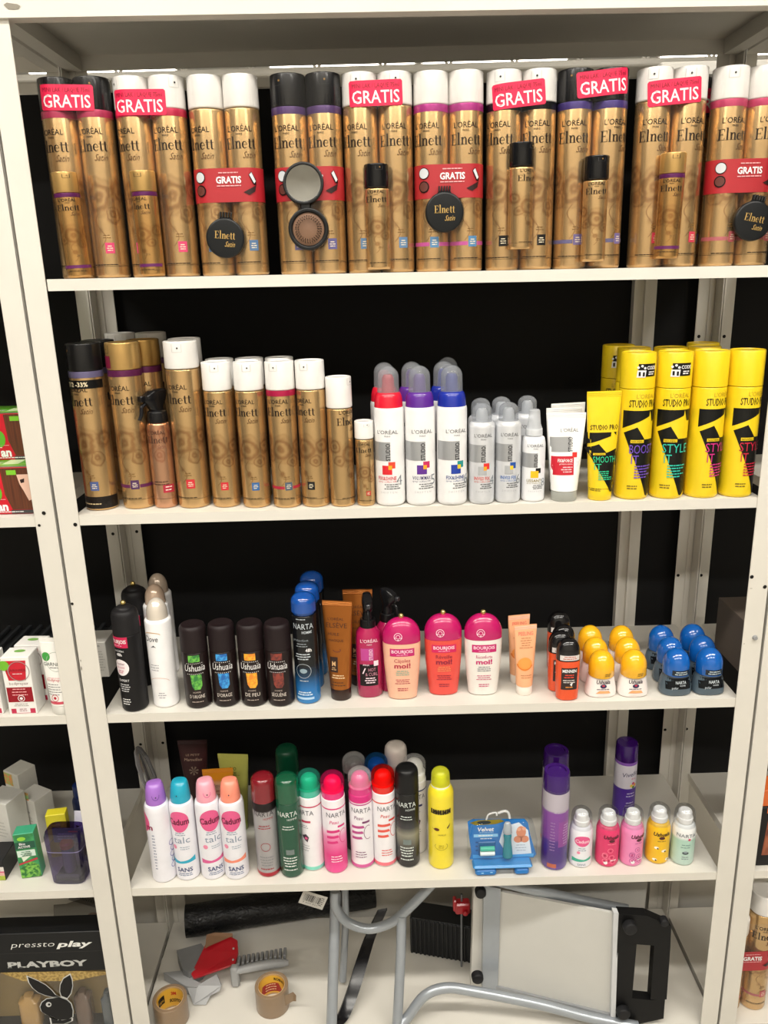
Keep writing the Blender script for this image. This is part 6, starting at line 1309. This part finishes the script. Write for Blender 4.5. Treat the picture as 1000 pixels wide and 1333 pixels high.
P = at_y(42, 1060, .125); carton('white_carton', 'white carton with rounded flap behind the green carton', 'box', .046, .040, .090, mat('#D2D0CA', .5, kind='card'), (P.x - .002, .150, zs(4)), -.5, sp)
P = at_y(24, 1020, .185); carton('white_carton', 'white carton with orange and green picture label at the very back', 'box', .040, .040, .108, mat('#CFCDC4', .5, kind='card'), (P.x - .004, .205, zs(4)), -.5, lambda g, F: (RC(g, F, -.019, .004, .080, .105, mottled('#E0884A', '#A8C06A', 140), 1), LINES(g, F, 0, .07, .02, 4, .006, .0016, INKG, 1)))
P = at_y(4, 1060, .09); carton('white_carton', 'grey-white carton cut off by the left edge on the fourth shelf', 'box', .050, .045, .112, mat('#C9C8C2', .5, kind='card'), (P.x - .006, .115, zs(4)), -.35, lambda g, F: LINES(g, F, .004, .07, .03, 5, .007, .0016, mat('#A0A09A', .4)))
x, y = on(2, 1147, 4); 
def stp(g, F):
    for a, b, c in ((.001, .010, '#A8B83A'), (.010, .016, '#D8A8A0'), (.016, .019, '#C85A7A'), (.028, .040, '#1E1E20')): RC(g, F, -.020, .020, a, b, HX(c), 1)
    RC(g, F, -.020, .020, .019, .028, mat('#D9D5D0', .4), 1); T(g, F, 'fit', .010, .020, .006, INKK, w=.008, k=2)
carton('small_box', 'small black box with green and pink stripes cut by the left edge', 'cosmetics box', .041, .05, .041, mat('#232325', .4), (x - .014, y + .028, zs(4)), .0, stp)
# bottom left gift set with rabbit-head emblem
bx0, by0 = -.235, .004; t = thing('gift_box', 'black gift set box with window and white rabbit-head emblem, bottom left', 'gift box', None, (-.155, .02, 0))
zb5 = zs(5, -.1); A_ = at_y(0, 1214, .02); Bt = at_y(100, 1213, .02).z; H_ = Bt - zb5; t.location = (-.185, .02, zb5); W5 = .122; BB = H_ - (at_y(75, 1265, .02).z - zb5)
KB = mat('#101113', .3)
def gb(g):
    box(g, -W5, W5, 0, .040, H_ - BB, H_, KB, .001); box(g, -W5, W5, .037, .040, 0, H_ - BB, mat('#8A7446', .5)); box(g, -W5, -W5 + .003, .0, .040, 0, H_ - BB, KB); box(g, W5 - .003, W5, 0, .040, 0, H_ - BB, KB); box(g, -W5, W5, 0, .040, 0, .006, KB)
part('carton', t, gb); FB = PlaneF((0, 0, 0))
uc = lambda px, py: (at_y(px, py, .02).x + .185, at_y(px, py, .02).z - zb5)
def gpr(g):
    a = uc(13, 1235); b = uc(72, 1232); c = uc(121, 1222); u0, z0 = uc(14, 1232); u1, z1 = uc(72, 1231); u2, z2 = uc(120, 1230); wh = mat('#E9E9E6', .4)
    T(g, FB, 'pressto', u0 - .001, z0 - .003, .0125, wh, w=(u1 - u0), k=1, al='l', shear=.25, bold=-.012); T(g, FB, 'play', u1 + .001, z1 - .003, .0125, wh, w=(u2 - u1), k=1, al='l', shear=.25, bold=.03)
    u0, z0 = uc(11, 1260); u1, z1 = uc(115, 1259); sil = mat('#B9BAB8', .35)
    T(g, FB, 'PLAYBOY', u0, z0, .0125, sil, w=u1 - u0, k=1, al='l', bold=.045)
    W_t = (u1 - u0) / 7.1
    for i in range(7):
        if i in (0, 1, 4): RC(g, FB, u0 + i * W_t * 1.02 - .001, u0 + i * W_t * 1.02 + .006, z0 - .0006, z0 + .0014, sil, 1)
    u0, z0 = uc(0, 1242); RC(g, FB, -W5, W5, z0, z0 + .0004, mat('#3A3A3C', .4), 1)
    PG(g, FB, [uc(0, 1266), uc(100, 1264), uc(142, 1265), uc(140, 1268), uc(95, 1277), uc(30, 1277)], mottled('#B89C5A', '#8A7038', 200), 1)
part('front_print', t, gpr)
def rabbit(g):
    def poly(pix, m, k): 
        P_ = [uc(a, b) for a, b in pix]; n = len(P_); g.add([(u, -.0004 - .0004 * k, z) for u, z in P_], [tuple(range(n))[::-1]], m, False)
    wh = mat('#C9CAC8', .4); bk = mat('#0C0C0E', .4)
    R = lambda pts: [(p[0] * .15, 1160 + p[1] * .15) for p in pts]
    ear1 = [(228, 730), (262, 742), (330, 772), (400, 810), (452, 855), (490, 900), (528, 920), (470, 924), (400, 908), (330, 880), (280, 840), (245, 790)]
    ear2 = [(612, 712), (630, 760), (636, 820), (620, 890), (585, 936), (530, 915), (516, 870), (520, 810), (550, 750)]
    head = [(470, 920), (520, 912), (585, 936), (622, 970), (640, 1030), (638, 1090), (600, 1112), (520, 1118), (460, 1090), (400, 1072), (356, 1040), (344, 1000), (360, 960), (404, 928)]
    tie = [(430, 1098), (500, 1120), (528, 1092), (534, 1120), (636, 1098), (634, 1124), (560, 1153), (440, 1153)]
    def shrink(p, f=.93): cx = sum(a for a, b in p) / len(p); cy = sum(b for a, b in p) / len(p); return [(cx + (a - cx) * f, cy + (b - cy) * f) for a, b in p]
    for s in (ear1, ear2, head, tie): poly(R(s), wh, 0)
    for s in (ear1, ear2): poly(R(shrink(s, .9)), bk, 1)
    poly(R(shrink(head, .95)), bk, 2); poly(R(shrink(tie, .86)), bk, 1)
    poly(R([(425 + 25 * math.cos(a), 978 + 22 * math.sin(a)) for a in [k * .52 for k in range(12)]]), wh, 3); poly(R([(430 + 11 * math.cos(a), 976 + 10 * math.sin(a)) for a in [k * .52 for k in range(12)]]), bk, 4)
part('rabbit_emblem', t, rabbit, 'black rabbit head with bow tie')
for px, w_, h1, col_, lab in ((33, .0185, .060, '#A8854E', 'amber perfume bottle'), (104, .015, .066, '#5E4A3E', 'tall waisted bottle'), (136, .010, .062, '#4A5258', 'dark spray can')):
    u = uc(px, 1320)[0]; part('perfume_bottle', t, lambda g: (loft(g, [(.007, w_, .012, 4), (.012, w_ * 1.05, .0125, 4), (h1, w_, .012, 4), (h1 + .006, w_ * .5, .008, 3), (h1 + .012, w_ * .45, .007, 3)], mat(col_, .15, coat=.5), 24, True, Matrix.Translation((u, .022, 0)))), lab)
part('window', t, lambda g: box(g, -W5 + .003, W5 - .003, .0015, .002, .006, H_ - BB - .0005, mat('#FFFFFF', .06, alpha=.03)), 'clear window')
# bag of samples behind it
P = at_y(115, 1185, .12); t = thing('clear_bag', 'clear plastic bag with printed slanting label behind the gift set', 'bag', None, (P.x - .01, .13, zb5)); hb = P.z - zb5 + .03
def bag(g):
    rn = random.Random(9); vs, fs = [], []; n = 10
    for i in range(n):
        for j in range(n): q = abs(i / 9 - .5) * 2; vs.append((-.06 + .12 * i / 9 + rn.uniform(-.002, .002), -.015 * (1 - q * q) * (1 - j / 9) + rn.uniform(-.003, .003), hb * j / 9 * (1 - .12 * (1 - i / 9))))
    for i in range(n - 1):
        for j in range(n - 1): fs.append((i * n + j, (i + 1) * n + j, (i + 1) * n + j + 1, i * n + j + 1))
    g.add(vs, fs, mat('#8A8780', .15, alpha=.35))
part('plastic', t, bag, 'crumpled clear plastic', 80); part('label', t, lambda g: (box(g, -.035, .04, .012, .013, -.012, .012, mat('#8E8A84', .5), 0, Matrix.Translation((.0, .004, hb - .03)) @ Matrix.Rotation(.4, 4, 'Y')), T(g, PlaneF((.0, .0155, hb - .03), (math.cos(.4), 0, -math.sin(.4)), (math.sin(.4), 0, math.cos(.4))), 'ECHANTILLONS', .002, -.002, .007, INKK, w=.062, k=1, bold=.02)), 'grey label'); part('biscuit_disc', t, lambda g: rev(g, [(0, .0), (0, .013), (.004, .013), (.004, 0)], mat('#9A6A3A', .6), seg=20, xf=Matrix.Translation((.008, .012, hb - .068)) @ Matrix.Rotation(math.pi / 2, 4, 'X')), 'orange-brown disc')
# ================================================================== right neighbouring bay
P = at_y(975, 1110, .012); t = thing('perfume_box', 'black perfume box with vertical silver lettering at the right edge', 'perfume box', None, (P.x + .045, .012, zs(4, 1.1)))
part('carton', t, lambda g: box(g, -.05, .05, 0, .045, 0, .118, mat('#151416', .4), .001)); FQ = PlaneF((0, 0, 0))
def msc(g):
    T(g, FQ, 'MASCOLIN', -.0365, .006, .0115, mat('#A9A5A0', .4), w=.098, rot=90, al='l', k=1); PG(g, FQ, [(-.023, .022), (.05, .022), (.05, .105), (-.018, .105)], HX('#8A4A32'), 1); PG(g, FQ, [(-.021, .024), (.05, .024), (.05, .095), (-.018, .095)], mottled('#6A3220', '#A05A3A', 40), 2); RC(g, FQ, -.022, .05, .106, .117, HX('#E0702A'), 1)
part('front_print', t, msc); part('lid', t, lambda g: box(g, -.046, .05, .002, .043, .1185, .150, mat('#D8682A', .45), .001), 'orange lid')
P = at_y(963, 820, .09); carton('brown_box', 'brown-grey box just visible behind the right post on the third shelf', 'box', .05, .12, .095, mat('#5A5048', .6, kind='card'), (1.040 + .027, .125, zs(3, 1)), .0, lambda g, F: LINES(g, F, 0, .07, .03, 4, .01, .002, mat('#8A8078', .5)))
